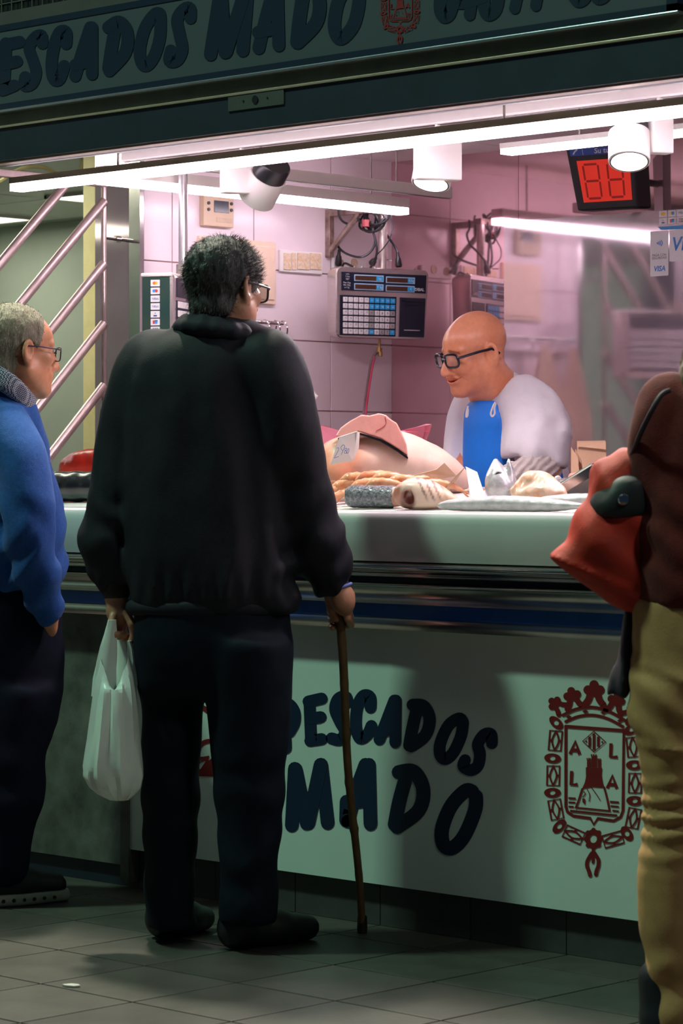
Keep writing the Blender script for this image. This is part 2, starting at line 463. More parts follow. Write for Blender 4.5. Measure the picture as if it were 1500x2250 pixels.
# ================================================================== COUNTER
X0, X1 = -1.455, 2.65
m_panelw = pm('white_laminate', (0.66, 0.76, 0.70), 0.30, var=0.04, scale=3)
m_fascia = pm('white_fascia', (0.62, 0.60, 0.58), 0.16, var=0.04, scale=4, coat=0.4)
m_marble = pm('white_marble', (0.86, 0.82, 0.80), 0.25, var=0.05, scale=6)
m_blue = pm('blue_band', (0.008, 0.085, 0.36), 0.35, var=0.15)
m_navy = pm('navy_vinyl', (0.002, 0.010, 0.028), 0.45, var=0.15)
m_navyp = pm('navy_panel_vinyl', (0.003, 0.017, 0.048), 0.45, var=0.15)
m_red = pm('red_vinyl', (0.20, 0.012, 0.012), 0.45, var=0.15)
m_scuffed = pm('scuffed_steel', (0.06, 0.062, 0.055), 0.5, 0.3, c2=(0.22, 0.22, 0.19), scale=6, bump=0.2, bscale=40)
ct = thing('fish_counter', 'white fishmonger counter with chrome rails and a lettered front panel', 'counter', (0.5, 0.4, 0))
XP = P(286, 1700, Y=0).x                       # seam between the lettered panel and the scuffed one
zpb = hz(1967, 0.0); zpt = hz(1391, 0.0)
panel = MB().box((XP, 0.0, zpb), (X1, 0.02, zpt+.02)).build('front_panel', m_panelw, ct)
MB().box((X0, 0.012, zpb-.05), (XP-.035, 0.03, zpt+.02)).build('scuffed_panel', m_scuffed, ct)
MB().box((XP-.035, -0.006, 0.02), (XP, 0.03, zpt+.02)).build('panel_post', m_scuffed, ct)
MB().box((X0, 0.03, 0.0), (X1, 0.78, 1.03)).build('cabinet', m_dark, ct)
zz = lambda y, Y: hz(y, Y)
Yr = -0.10
def strip(name, y_hi, y_lo, Y, m, bulge=0.0):
    za, zb_ = zz(y_hi, Y), zz(y_lo, Y)
    n = 8 if bulge else 1; pr = []
    for i in range(n+1):
        t_ = i/n; pr.append((Y-bulge*math.sin(math.pi*t_), za+(zb_-za)*t_))
    pr += [(0.03, zb_), (0.03, za)]
    return MB().profile(pr, X0, X1).build(name, m, ct, bool(bulge))
strip('rail', 1391, 1364, Yr+0.05, m_inox, 0.004)
strip('blue_band', 1364, 1333, Yr+0.045, m_blue)
strip('rail', 1333, 1297, Yr+0.03, m_inox, -0.008)
strip('rail', 1297, 1286, Yr+0.01, m_chrome, 0.010)
strip('rail_recess', 1286, 1274, Yr+0.04, m_dark)
strip('rail', 1274, 1262, Yr+0.01, m_chrome, 0.008)
strip('rail', 1262, 1241, Yr, m_chrome, 0.014)
zf0 = zz(1241, Yr); zf1 = 1.078
pr = [(Yr+0.02, zf0), (Yr-0.004, zf0+.004), (Yr-0.014, zf0+.04), (Yr-0.016, zf0+.075)]
for k in range(0, 7):
    a = math.pi/2*k/6
    pr.append((Yr+0.016-0.032*math.cos(a), zf1-0.034+0.034*math.sin(a)))
pr += [(0.02, zf1-0.002), (0.03, 1.055), (0.03, zf0)]
MB().profile(pr, X0, X1).build('fascia', m_fascia, ct, True)
def bed(y): return 1.066+0.085*max(0.0, min(y, 0.85))
b = MB(); b.profile([(0.0, 1.03), (0.0, bed(0)), (0.80, bed(.80)), (0.83, bed(.8)), (0.83, 1.03)], X0+.02, X1)
b.build('display_bed', m_marble, ct)
bb = structure(MB().box((X0, 0.035, 0), (X1, 0.06, zpb)).build('baseboard_front', m_grout))
m_skirt = pm('skirting_tile', (0.060, 0.058, 0.055), 0.4, var=0.25, scale=9, rnd=0.1)
for k in range(10):
    xa_ = XP+0.01+0.31*k
    if xa_ < X1-.3: MB().box((xa_+.0015, 0.027, 0.001), (xa_+.3085, 0.035, zpb-.003)).build('tile', m_skirt, bb)

# ---- lettering and crest on the front panel (traced on the panel's own plane)
def crop(ox, oy, s, Y, lift=0.0012):
    return lambda x, y: P(ox+x/s, oy+y/s, Y=Y)+Vector((0, -lift, 0))
PF = crop(600, 1340, 1.829, 0.0)
panel_letters = [
 (40, [[(45,380),(52,556)]]), (38, [[(20,382),(60,376),(86,405),(88,450),(68,490)]]),
 (40, [[(147,372),(153,520)],[(143,368),(196,356)],[(150,436),(192,431)],[(150,526),(196,519)]]),
 (40, [[(300,372),(292,348),(262,358),(250,400),(270,450),(290,490),(270,522),(236,516)]]),
 (40, [[(392,392),(390,350),(362,346),(338,395),(334,470),(350,516),(380,500),(396,466)]]),
 (40, [[(488,364),(455,450),(428,520)],[(494,364),(492,532)],[(428,492),(480,478)]]),
 (42, [[(580,392),(562,470),(548,544)],[(562,382),(606,388),(630,440),(612,505),(556,548)]]),
 (40, [[(764,452),(748,436),(706,464),(674,532),(672,580),(692,600),(726,572),(756,506),(764,452)]]),
 (40, [[(880,536),(876,500),(848,502),(824,540),(832,580),(824,625),(796,644),(766,630),(772,604)]]),
 (46, [[(88,638),(76,866)],[(92,640),(136,858)],[(192,622),(142,858)],[(194,622),(220,856)]]),
 (46, [[(372,622),(330,740),(302,850)],[(386,622),(392,860)],[(302,776),(384,764)],[(296,770),(294,846)]]),
 (48, [[(530,690),(508,770),(490,862)],[(506,652),(566,650),(604,720),(586,806),(500,872)]]),
 (48, [[(800,730),(772,728),(716,788),(680,880),(686,944),(722,956),(770,906),(812,806),(816,750)]]),
]
first = True
merged = [panel_letters[0][:], ]
pl_ = [(None, [(40, panel_letters[0][1]), (38, panel_letters[1][1])])]+[(None, [(wd, st)]) for wd, st in panel_letters[2:]]
for _, groups in pl_:
    pr_ = Print(PF)
    for wd, sts in groups:
        for st in sts: pr_.stroke(st, wd*1.2)
    pr_.build('letter', m_navyp, panel)

def crest(fn, parent):
    c = Print(fn); _st = c.stroke
    c.stroke = lambda pts, wd, *a: _st(pts, wd*1.4, *a)
    # shield
    c.stroke([(400,625),(945,665),(938,1420),(915,1480),(850,1515),(700,1492),(662,1550),(630,1490),(470,1468),(415,1430),(400,1380)], 20, False, True)
    c.stroke([(400,625),(400,1380)], 20, False); c.stroke([(400,625),(945,665)], 22, False)
    # crown
    c.stroke([(372,520),(500,462),(660,445),(820,490),(968,575)], 20); c.stroke([(400,580),(520,532),(660,520),(800,555),(938,628)], 20)
    for x, y in ((428,535),(585,485),(755,495),(912,572)): c.poly([(x-30,y),(x,y-18),(x+30,y),(x,y+18)])
    def prong(x, y, s, rot):
        q, r = math.cos(rot), math.sin(rot)
        f = lambda u, v: (x+(u*q-v*r)*s, y+(u*r+v*q)*s)
        for u, v, rr in ((0,-76,44),(-56,-28,44),(56,-28,44),(0,-24,62)): a, b2 = f(u, v); c.disc(a, b2, rr*s)
        c.stroke([f(-35,0), f(-50,60), f(-85,110)], 46*s); c.stroke([f(35,0), f(50,60), f(85,110)], 46*s)
    prong(665, 310, 1.0, 0.0); prong(465, 355, 0.85, -0.22); prong(870, 400, 0.85, 0.25)
    prong(310, 420, 0.72, -0.9); prong(1010, 500, 0.72, 0.95)
    # lozenge with bars
    c.stroke([(665,672),(775,772),(665,865),(560,765)], 9, False, True)
    for x, h in ((625,48),(665,78),(706,48)): c.stroke([(x,770-h),(x,770+h)], 17, False, False, False)
    c.disc(592, 768, 9); c.disc(742, 772, 9)
    # castle on its rock
    c.poly([(588,1010),(742,1015),(738,1090),(750,1160),(765,1205),(650,1196),(552,1215),(580,1150),(590,1100)])
    for x0, x1, y0, y1 in ((640,692,905,1010),(600,634,940,1010),(700,732,945,1012)):
        c.poly([(x0,y0),(x1,y0),(x1,y1),(x0,y1)])
        for k in range(3):
            s_ = (x1-x0)/5; c.poly([(x0-4+s_*2*k,y0-18),(x0+s_*2*k+s_,y0-18),(x0+s_*2*k+s_,y0+2),(x0-4+s_*2*k,y0+2)])
    c.stroke([(555,1215),(522,1320),(495,1390)], 14); c.stroke([(760,1200),(785,1290),(812,1420)], 14); c.stroke([(495,1390),(815,1422)], 12, False)
    c.stroke([(600,1215),(625,1270),(620,1330)], 6); c.stroke([(640,1200),(690,1270),(722,1320)], 7); c.stroke([(570,1240),(582,1262),(560,1290)], 7)
    c.poly([(555,1300),(585,1310),(582,1365),(558,1340)])
    for st, wd in (([(440,1420),(885,1465)],15),([(425,1300),(495,1305)],13),([(425,1340),(490,1344)],12),([(425,1380),(475,1384)],12),([(815,1335),(900,1342)],14),([(820,1375),(900,1383)],12),([(838,1418),(900,1426)],12)):
        c.stroke(st, wd, False, False, False)
    # A L L A
    for st in ([(440,886),(490,765),(530,890)],[(458,848),(512,850)],[(826,785),(822,912),(888,914)],[(456,1045),(450,1172),(512,1172)],[(790,1208),(838,1088),(880,1212)],[(808,1172),(866,1176)]):
        c.stroke(st, 23, False, False, False)
    # chain of rings and plates
    for x, y, r in ((310,592,0.75),(276,926,0.1),(275,1250,0.0),(340,1566,-0.8),(1020,652,-0.5),(1046,990,0.0),(1050,1326,0.05),(976,1636,0.95)):
        c.ring(x, y, 80, 46, 27, 22, r)
    c.disc(660, 1685, 1, 1)
    for x, y, r in ((302,760,0.08),(282,1090,0.02),(306,1408,-0.18),(474,1646,-1.15),(1035,820,-0.10),(1052,1160,0.02),(1036,1490,0.2),(845,1690,1.3)):
        q, s_ = math.cos(r), math.sin(r)
        f = lambda u, v: (x+u*q-v*s_, y+u*s_+v*q)
        c.stroke([f(-58,-92), f(58,-92), f(58,92), f(-58,92)], 13, False, True)
        for sg in (-1, 1):
            c.stroke([f(0,-92), f(sg*32,0), f(0,92)], 12); c.stroke([f(sg*30,0), f(sg*58,0)], 16, False, False, False)
    c.ring(660, 1685, 78, 92, 33, 38)
    for k in range(8):
        a = 2*math.pi*k/8; c.ring(660+72*math.cos(a), 1685+84*math.sin(a), 22, 22, 4, 4, 0, 12)
    # hanging fleece
    c.stroke([(658,1770),(656,1905)], 20); c.stroke([(645,1820),(605,1890),(600,1940),(618,1990),(628,2028)], 26); c.stroke([(672,1820),(706,1880),(706,1940),(690,1985),(684,2022)], 26)
    return c.build('coat_of_arms', m_red, parent)
crest(crop(1150, 1450, 4.286, 0.0), panel)
# red fish mark between the legs of the man with the cane
c = Print(crop(420, 1500, 5.358, 0.0))
c.stroke([(-60,330),(40,270),(130,290),(230,360),(330,480)], 62); c.stroke([(60,860),(100,760),(160,700),(250,690),(330,740)], 52)
c.poly([(60,870),(150,870),(218,858),(205,920),(260,880),(420,900),(440,1010),(330,1104),(150,1104),(62,1100),(60,1040),(120,1010),(180,915),(90,910)])
for k in range(4): c.stroke([(70+6*k, 925+22*k),(170-26*k, 918+8*k)], 9)
c.poly([(300,1290),(335,1300),(420,1320),(430,1420),(340,1470),(310,1400)])
c.build('fish_emblem', m_red, panel)

# ================================================================== SIGN AND SHUTTER HEADER
YS = -0.14
def zs(y, px=750): return P(px, y, Y=YS).z
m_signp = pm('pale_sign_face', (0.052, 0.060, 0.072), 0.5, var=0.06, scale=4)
m_olive = pm('olive_metal', (0.10, 0.105, 0.085), 0.45, 0.2, var=0.15)
m_gold = pm('brass_edge', (0.55, 0.40, 0.30), 0.4, 0.6, var=0.1)
m_alu = pm('aluminium', (0.50, 0.48, 0.52), 0.3, 0.9, var=0.1)
SX0, SX1 = -2.3, P(1488, 40, Y=YS).x
zb0, zt = zs(133), P(0, 70, Y=YS).z
sg = thing('shop_sign', 'long pale shop sign with navy brush lettering and border above the stall', 'sign', (0, YS, zb0))
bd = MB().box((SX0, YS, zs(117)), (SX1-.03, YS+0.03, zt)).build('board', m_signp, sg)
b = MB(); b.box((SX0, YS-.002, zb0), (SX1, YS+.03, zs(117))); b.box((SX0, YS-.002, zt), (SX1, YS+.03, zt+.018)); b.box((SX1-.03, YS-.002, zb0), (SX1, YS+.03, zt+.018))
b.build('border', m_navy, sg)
MB().box((SX0, YS-.012, zs(140)), (SX1+.01, YS+.03, zb0)).build('edge_trim', m_alu, sg, bevel=.002)
SF = crop(0, 0, 2.0, YS, 0.0015)
sign_letters = [
 (44, [[(-120,215),(-130,440)],[(-150,225),(-80,190),(-40,240),(-70,310),(-120,320)]]),
 (46, [[(28,190),(18,395)],[(22,198),(88,184)],[(22,282),(76,270)],[(12,396),(64,376)]]),
 (44, [[(188,192),(184,156),(156,164),(130,210),(148,270),(160,320),(142,368),(108,376),(112,338)]]),
 (46, [[(292,192),(292,142),(264,142),(240,200),(228,280),(236,344),(262,348),(284,290)]]),
 (46, [[(398,120),(362,230),(332,334)],[(406,120),(406,326)],[(334,284),(404,268)]]),
 (48, [[(504,140),(490,220),(478,300)],[(478,120),(524,96),(560,140),(552,230),(482,310)]]),
 (46, [[(704,60),(682,62),(640,120),(616,210),(622,272),(646,288),(680,244),(704,160),(706,70)]]),
 (46, [[(838,80),(836,36),(808,42),(780,86),(790,150),(802,215),(780,264),(746,268),(752,222)]]),
 (50, [[(968,-30),(926,240)],[(974,-20),(990,230)],[(1082,-50),(994,230)],[(1090,-50),(1068,222)]]),
 (48, [[(1206,-60),(1166,90),(1138,212)],[(1220,-60),(1226,200)],[(1136,142),(1216,124)]]),
 (52, [[(1332,-20),(1316,90),(1306,186)],[(1300,-60),(1366,-70),(1404,0),(1390,100),(1310,186)]]),
 (50, [[(1572,-70),(1540,-72),(1490,0),(1470,100),(1482,160),(1510,164),(1556,106),(1578,10),(1574,-60)]]),
 (48, [[(2010,-140),(1950,-60),(1934,30),(1950,74),(1976,60),(1990,0),(1970,-30),(1944,-10)]]),
 (44, [[(2092,-120),(2064,66)],[(2064,-120),(2010,10),(2120,-8)]]),
 (48, [[(2200,-160),(2140,-80),(2126,10),(2142,64),(2176,46),(2190,-20),(2166,-50),(2136,-30)]]),
 (42, [[(2240,-150),(2330,-170),(2286,-60),(2262,38)]]),
 (42, [[(2330,-160),(2420,-180),(2376,-70),(2354,26)]]),
 (46, [[(2590,-210),(2530,-130),(2518,-40),(2538,6),(2570,-10),(2584,-70),(2560,-100),(2530,-80)]]),
 (46, [[(2680,-220),(2620,-140),(2608,-50),(2628,-6),(2660,-22),(2674,-80),(2650,-110),(2620,-90)]]),
]
for wd, sts in sign_letters:
    pr_ = Print(SF)
    for st in sts: pr_.stroke(st, wd*1.16)
    pr_.build('letter', m_navy, bd)
# crest on the sign: same drawing at 0.4 size
def sfn(x, y):
    k = 0.405/4.286
    return P(750+258/2+(x-660)*k*1.0, 160/2-(1900-y)*k*1.0-(x-660)*k*0.14+5, Y=YS)+Vector((0, -.0015, 0))
crest(sfn, bd)
hd = thing('shutter_housing', 'dark roller shutter housing with a thin brass edge under the shop sign', 'shutter housing', (0, YS, zs(258)))
MB().box((SX0, YS+.012, zs(172)), (XR+.1, YS+.05, zs(140))).build('upper_cover', m_olive, hd)
MB().box((SX0, YS-.006, zs(178)), (XR+.1, YS+.05, zs(172))).build('edge_strip', m_gold, hd, bevel=.001)
MB().box((SX0, YS, zs(258)), (XR+.1, YS+.10, zs(178))).build('cover', m_dark, hd)
MB().box((SX0, YS+.02, zs(262)), (XR+.1, YS+.055, zs(258)-.0004)).build('lower_edge', m_gold, hd)
MB().box((SX0, YS+.052, zs(140)), (XR+.1, YS+.155, 2.31)).build('shutter_box', m_dark, hd)
pa, pb = P(503, 246, Y=YS), P(625, 214, Y=YS)
m_plate = pm('grey_plate', (0.10, 0.10, 0.09), 0.4, 0.4)
lk = MB().box((pa.x, YS-.004, pa.z), (pb.x, YS-.0002, pa.z+.045)).build('lock_plate', m_plate, hd, bevel=.001)
b = MB(); cx_ = (pa.x+pb.x)/2; cz_ = pa.z+.0225
b.lathe([(0, .011), (.003, .010)], (cx_, YS-.0065, cz_), (0, 1, 0), 16)
b.build('keyhole', m_black, lk)
for s_ in (-1, 1): MB().lathe([(0, .003), (.002, .003)], (cx_+s_*.045, YS-.0055, cz_), (0, 1, 0), 8).build('screw', m_black, lk)
# strip and ventilation grille above the sign
structure(MB().box((SX0, YS+.01, zt+.018), (XR+.1, YS+.05, zt+.058)).build('trim_2', pm('brown_strip', (0.05, 0.043, 0.040), 0.6)))
gz = zt+.058
gr = thing('ventilation_grille', 'dark ventilation grille of small squares in the top left corner above the sign', 'grille', (-1.2, YS+.03, gz))
MB().box((SX0, YS+.05, gz), (0.6, YS+.06, gz+.16)).build('backing', m_black, gr)
b = MB()
for k in range(1, 6): b.box((SX0, YS+.03, gz+.028*k), (0.6, YS+.036, gz+.028*k+.003))
b.build('cross_bars', m_plate, gr)
bar0 = None
for k in range(60):
    x = SX0+.046*k
    if x > 0.6: break
    if bar0 is None: bar0 = MB().box((x, YS+.03, gz), (x+.004, YS+.038, gz+.16)).build('bar', m_plate, gr)
    else: copy_part(bar0, 'bar', gr, (x+.002, YS+.034, gz+.08))
# ================================================================== LIGHTING FIXTURES
LEDC = (1.0, 0.83, 0.96)
m_led = em('led_diffuser', LEDC, 14.8)
m_lens = em('spot_lens', (1.0, 0.88, 0.86), 10.0)
m_rail_dark = pm('shaded_rail', (0.30, 0.27, 0.20), 0.5, var=.08)  # white rail metal darkened to olive; shade facing the hall put into colour
m_lamp_white = pm('lamp_white', (0.82, 0.76, 0.72), 0.4, var=0.03)
def led(name, a, b, label, w_=0.048, hh=.045, mh=None, dh=.011):
    """linear luminaire between two points: white housing above a deep glowing diffuser"""
    a, b = Vector(a), Vector(b); d = (b-a).normalized(); s_ = Vector((d.y, -d.x, 0))*(w_/2); u = Vector((0, 0, 1))
    t = thing(name, label, 'light strip', (a+b)/2, 'glowing light strips of the stall')
    for nm, z0, z1, k, m in (('diffuser', -dh, dh, 1.0, m_led), ('housing', dh+.0005, hh, 1.06, mh or m_lamp_white)):
        q = MB(); e = d*(0 if nm == 'diffuser' else .002)
        q.prism([a-e-s_*k+u*z0, b+e-s_*k+u*z0, b+e+s_*k+u*z0, a-e+s_*k+u*z0], u*(z1-z0)); q.build(nm, m, t)
    for f in (.12, .5, .88):
        p = a.lerp(b, f); MB().tube([p+u*(hh+.0005), Vector((p.x, p.y, ZC-.0065))], .004, 6).build('hanger', m_inox, t)
    return t
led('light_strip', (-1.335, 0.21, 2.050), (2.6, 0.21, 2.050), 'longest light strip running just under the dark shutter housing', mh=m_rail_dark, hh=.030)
led('light_strip', (-1.19, 0.43, 2.080), (-1.19, 1.81, 2.080), 'light strip sloping down towards the hanging scale')
led('light_strip', (0.375, 0.52, 2.045), (2.5, 0.52, 2.045), 'short-looking light strip behind the spotlights at upper right', hh=.022, dh=.007)
def track(a, b, label, name='track_rail', w_=.036, h_=.036, m=None):
    a, b = Vector(a), Vector(b); d = (b-a).normalized(); s_ = Vector((d.y, -d.x, 0))*w_/2
    t = thing(name, label, 'track rail', (a+b)/2)
    q = MB(); q.prism([a-s_, b-s_, b+s_, a+s_], (0, 0, h_)); q.build('rail', m or m_lamp_white, t, bevel=.004)
    q = MB(); q.prism([a-s_*.35+Vector((0,0,-.0012)), b-s_*.35+Vector((0,0,-.0012)), b+s_*.35+Vector((0,0,-.0012)), a+s_*.35+Vector((0,0,-.0012))], (0, 0, .001)); q.build('slot', m_plate, t)
    p = a.lerp(b, .8)
    MB().tube([(p.x, p.y, a.z+h_), (p.x, p.y, ZC-.0065)], .003, 6).build('hanger', m_inox, t)
    p = a.lerp(b, .15)
    MB().tube([(p.x, p.y, a.z+h_), (p.x, p.y, ZC-.0065)], .003, 6).build('hanger', m_inox, t)
    return t
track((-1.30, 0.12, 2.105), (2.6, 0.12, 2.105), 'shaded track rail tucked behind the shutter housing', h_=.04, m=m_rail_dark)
track((-1.00, 0.36, 2.115), (2.6, 0.36, 2.115), 'white track rail carrying the three spotlights')
track((-0.90, 0.42, 2.098), (-0.90, 1.72, 2.098), 'white track rail with a rounded end above the hanging scale')
# driver boxes clipped on the front rail
for px, lab in ((720, 'shaded driver box clipped on the front rail left of the middle spotlight'), (1250, 'shaded driver box clipped on the front rail above the number display')):
    p = P(px, 200, Y=0.09)
    t = thing('driver_box', lab, 'driver box', (p.x, .085, 2.10), 'driver boxes on the front rail')
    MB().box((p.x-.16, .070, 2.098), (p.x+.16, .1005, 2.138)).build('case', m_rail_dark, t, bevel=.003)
    MB().box((p.x+.161, .076, 2.104), (p.x+.185, .096, 2.130)).build('connector', m_black, t)
    q = MB()
    for k in range(5): q.box((p.x+.03+.02*k, .0692, 2.106+.004*(k % 2)), (p.x+.042+.02*k, .0698, 2.128))
    q.build('print', m_plate, t)

def spotlight(bx, Y, top, bot, rpx, lens_tilt, label, power):
    """box adapter + cylindrical head given by its two axis points (pixels at depth Y)"""
    x0, y0, x1, y1 = bx
    pc = P((x0+x1)/2, (y0+y1)/2, Y=Y)
    t = thing('track_spotlight', label, 'spotlight', (pc.x, pc.y, pc.z+.05), 'white track spotlights')
    dpt = tocam(pc)[1]; k = dpt/FPX
    hw, hh = (x1-x0)/2*k, (y1-y0)/2*k
    M = Matrix.Translation(pc) @ Matrix((RT, FW, UP)).transposed().to_4x4() @ Matrix.Rotation(0.32, 4, 'Z')
    MB().box((-hw, -.022, -hh), (hw, .022, hh), M).build('adapter', m_lamp_white, t, bevel=.003)
    MB().tube([pc+UP*hh, Vector((pc.x, pc.y, 2.116))], .008, 8).build('stem', m_lamp_white, t)
    A = Vector(cw(*L(top[0], top[1], dpt+top[2]))); B = Vector(cw(*L(bot[0], bot[1], dpt+bot[2])))
    ax = (B-A).normalized(); ln = (B-A).length; r = rpx*k
    MB().lathe([(0, r*.86), (.006, r*.92), (ln*.34, r*.92)], A, ax, 32).build('heat_sink', m_black, t, True)
    q = MB(); q.lathe([(ln*.34, r*.9), (ln*.34, r), (ln*.985, r), (ln, r*.97), (ln, r*.86), (ln*.9, r*.82)], A, ax, 36, caps=False)
    q.build('barrel', m_lamp_white, t, True)
    MB().lathe([(ln*.995, r*.93), (ln*1.004, r*.93), (ln*1.004, r*.87), (ln*.995, r*.87)], A, ax, 32, caps=False).build('trim_ring', m_black, t, True)
    MB().lathe([(ln*.90, r*.80), (ln*.915, r*.80)], A, ax, 28).build('lens', m_lens, t)
    li = bpy.data.lights.new('spot_beam', 'SPOT'); li.energy = power; li.color = (1, .86, .89); li.spot_size = 2.5; li.spot_blend = .7; li.shadow_soft_size = r*.7
    lo = bpy.data.objects.new('spot_beam', li); col.objects.link(lo); lo.parent = t
    lo.location = (B+ax*.012)-wloc(t); lo.rotation_euler = ax.to_track_quat('-Z', 'Y').to_euler()
    return t
spotlight((485, 356, 578, 426), 0.36, (604, 358, -.03), (562, 438, .05), 42, 0, 'leftmost spotlight with a black heat sink, tilted over the man with the cane', 18)
spotlight((910, 306, 1012, 396), 0.36, (962, 318, .09), (946, 404, .05), 44, 0, 'middle spotlight with a square box hiding its barrel', 36)
spotlight((1424, 252, 1474, 338), 0.36, (1382, 262, .02), (1382, 356, -.03), 46, 0, 'rightmost spotlight in front of the red number display', 28)

# ================================================================== SCALES
m_scale = pm('brushed_scale_steel', (0.66, 0.60, 0.58), 0.26, 0.9, var=0.06, scale=12, stretch=(1, 1, 20))
m_face = pm('dark_faceplate', (0.008, 0.012, 0.028), 0.3, var=0.15)
m_kw = pm('key_white', (0.78, 0.74, 0.76), 0.45, var=0.02); m_kb = pm('key_blue', (0.02, 0.36, 0.75), 0.4, var=0.03); m_kg = pm('key_grey', (0.36, 0.33, 0.33), 0.45, var=0.02)
m_lcd = pm('brown_display', (0.075, 0.028, 0.015), 0.2, var=0.2, scale=300)
m_ink = pm('dark_ink', (0.02, 0.02, 0.035), 0.5); m_wink = pm('white_ink', (0.75, 0.75, 0.78), 0.5)
cS = cw(*L(842, 667, 9.45))
wd = (RT*.866+FW*.5).normalized(); nn = (RT*.5-FW*.866).normalized()
W_, H_ = 0.375, 0.244
MS = frame(cS - wd*W_/2 + UP*H_/2, wd, UP)         # local x right, z up from the top-left corner, y into the body
SP = lambda u, v, y=0.0: MS @ Vector((u*W_*(1-0.03*v), y, -v*H_))
sc1 = thing('hanging_scale', 'hanging price scale with keypad facing the shop, on a pole by the corner', 'scale', cS-UP*H_/2)
def rrect(w_, h_, r, n=5):
    pts = []
    for cx, cy, a0 in ((w_-r, -r, 90), (w_-r, -h_+r, 0), (r, -h_+r, -90), (r, -r, 180)):
        for k in range(n+1):
            a = math.radians(a0-90*k/n); pts.append((cx+r*math.cos(a), cy+r*math.sin(a)))
    return pts
def taper(p): return (p[0]*(1-0.05*(-p[1]/H_))+0.0, p[1])
b = MB(); fr = [taper(p) for p in rrect(W_, H_, .022)]; bk = [(0.5*W_+(x-.5*W_)*.96, -.5*H_+(z+.5*H_)*.94) for x, z in fr]
n_ = len(fr); vs_ = []
for (pts, y) in ((fr, 0.004), ([(0.5*W_+(x-.5*W_)*.985, -.5*H_+(z+.5*H_)*.98) for x, z in fr], 0.0), (fr, 0.004), (fr, .05), (bk, .075)):
    vs_ += [MS @ Vector((x, y, z)) for x, z in pts]
fs_ = [tuple(range(n_, 2*n_))]+[tuple(range(4*n_, 5*n_))]
for r_ in (0, 2, 3):
    for k in range(n_):
        k2 = (k+1) % n_
        if r_ == 0: fs_.append((k, k2, n_+k2, n_+k))
        else: fs_.append((r_*n_+k, r_*n_+k2, (r_+1)*n_+k2, (r_+1)*n_+k))
b.add(vs_, fs_); b.build('casing', m_scale, sc1, True)
def plate(u0, v0, u1, v1, y, th, m, name, par, bev=None):
    q = MB(); q.prism([SP(u0, v0, y), SP(u1, v0, y), SP(u1, v1, y), SP(u0, v1, y)], nn*th); return q.build(name, m, par, bevel=bev)
dp = plate(.05, .075, .965, .335, -.0003, .002, m_face, 'display_panel', sc1)
m_sky = pm('sky_blue_print', (0.02, 0.42, 0.80), 0.4, var=.03)
m_pale = pm('pale_blue_line', (0.42, 0.62, 0.85), 0.4, var=.03)
for (u, v, s_) in ((.185, .105, 'kg'), (.525, .115, '€/kg'), (.185, .228, 'T kg'), (.525, .236, '€')):
    wz, hz_ = .315, .092
    fr_ = plate(u, v, u+wz, v+hz_, -.0028, .0006, m_pale, 'display_window', dp)
    plate(u+.009, v+.014, u+wz*.75, v+hz_-.014, -.0038, .0006, m_lcd, 'screen', dp)
    plate(u+wz*.75, v+.014, u+wz-.009, v+hz_-.014, -.0038, .0006, m_sky, 'unit_tab', dp)
    text(s_, SP(u+wz*.87, v+hz_*.52, -.0048), wd, UP, .0125, m_wink, dp)
text('DIBAL', SP(.893, .285, -.0029), wd, UP, .0140, m_wink, dp, bold=.0003)
for i, s_ in enumerate(('→0←', 'T Min', 'NET')): text(s_, SP(.115, .105+.035*i, -.0029), wd, UP, .0075, m_wink, dp)
for i, s_ in enumerate(('Max 15kg', 'Min 100g', 'e = 5g')): text(s_, SP(.108, .225+.034*i, -.0029), wd, UP, .0075, m_wink, dp)
kp = plate(.035, .40, .645, .965, -.0003, .002, m_face, 'keypad', sc1)
keys = {}
def keymesh(m):
    q = MB(); q.prism([SP(0, 0, 0), SP(.048, 0, 0), SP(.048, .070, 0), SP(0, .070, 0)], nn*.003)
    return q.build('key', m, kp, bevel=.0012)
legend = [['0','1','2','3','4','V1','V2','V3','V4','V5'],['5','6','7','8','9','V6','V7','V8','V9','V0'],['10','11','12','13','14','PT','7','8','9','X'],
          ['15','16','17','18','19','PLU','4','5','6','–'],['20','21','22','23','24','F','1','2','3','+'],['25','26','27','28','29','OK','0','C','T','*']]
off = (SP(.024, .035, 0)+nn*.0015)
for r_ in range(6):
    for c_ in range(10):
        k = 'w'
        if r_ < 2 and c_ > 4: k = 'b'
        if 1 < r_ < 5 and c_ in (5, 9): k = 'g'
        if r_ == 5 and c_ in (5, 9): k = 'b'
        if r_ == 5 and c_ in (7, 8): k = 'g'
        u, v = .066+.0572*c_, .427+.0895*r_
        ctr = SP(u+.024, v+.035, -.0023)+nn*.0015
        if k not in keys:
            keys[k] = keymesh({'w': m_kw, 'b': m_kb, 'g': m_kg}[k]); keys[k].location = ctr-wloc(kp)
        else: copy_part(keys[k], 'key', kp, ctr)
for r_ in range(6):
    q = legend[r_]
    for c_ in range(10):
        u, v = .066+.0572*c_, .427+.0895*r_
        big = c_ > 5 and r_ > 1
        text(q[c_], SP(u+.024, v+(.036 if c_ > 4 else .026), -.0023)+nn*.0034, wd, UP, .0125 if big else .0085,
             m_wink if (c_ > 4 and (r_ < 2 or (r_ == 5 and c_ in (5, 9)))) else m_ink, kp, 'legend')
pt = plate(.685, .405, .965, .965, -.0003, .002, m_face, 'printer', sc1)
plate(.71, .445, .94, .458, -.0026, .002, m_black, 'slot', pt); plate(.71, .50, .94, .508, -.0026, .002, m_black, 'slot', pt)
plate(.735, .862, .915, .874, -.0026, .0015, m_chrome, 'paper_bar', pt)
m_pole = pm('worn_pole', (0.55, 0.44, 0.40), 0.35, 0.8, c2=(0.75, 0.68, 0.66), scale=40)
pp = cw(*L(841, 585, 9.49))
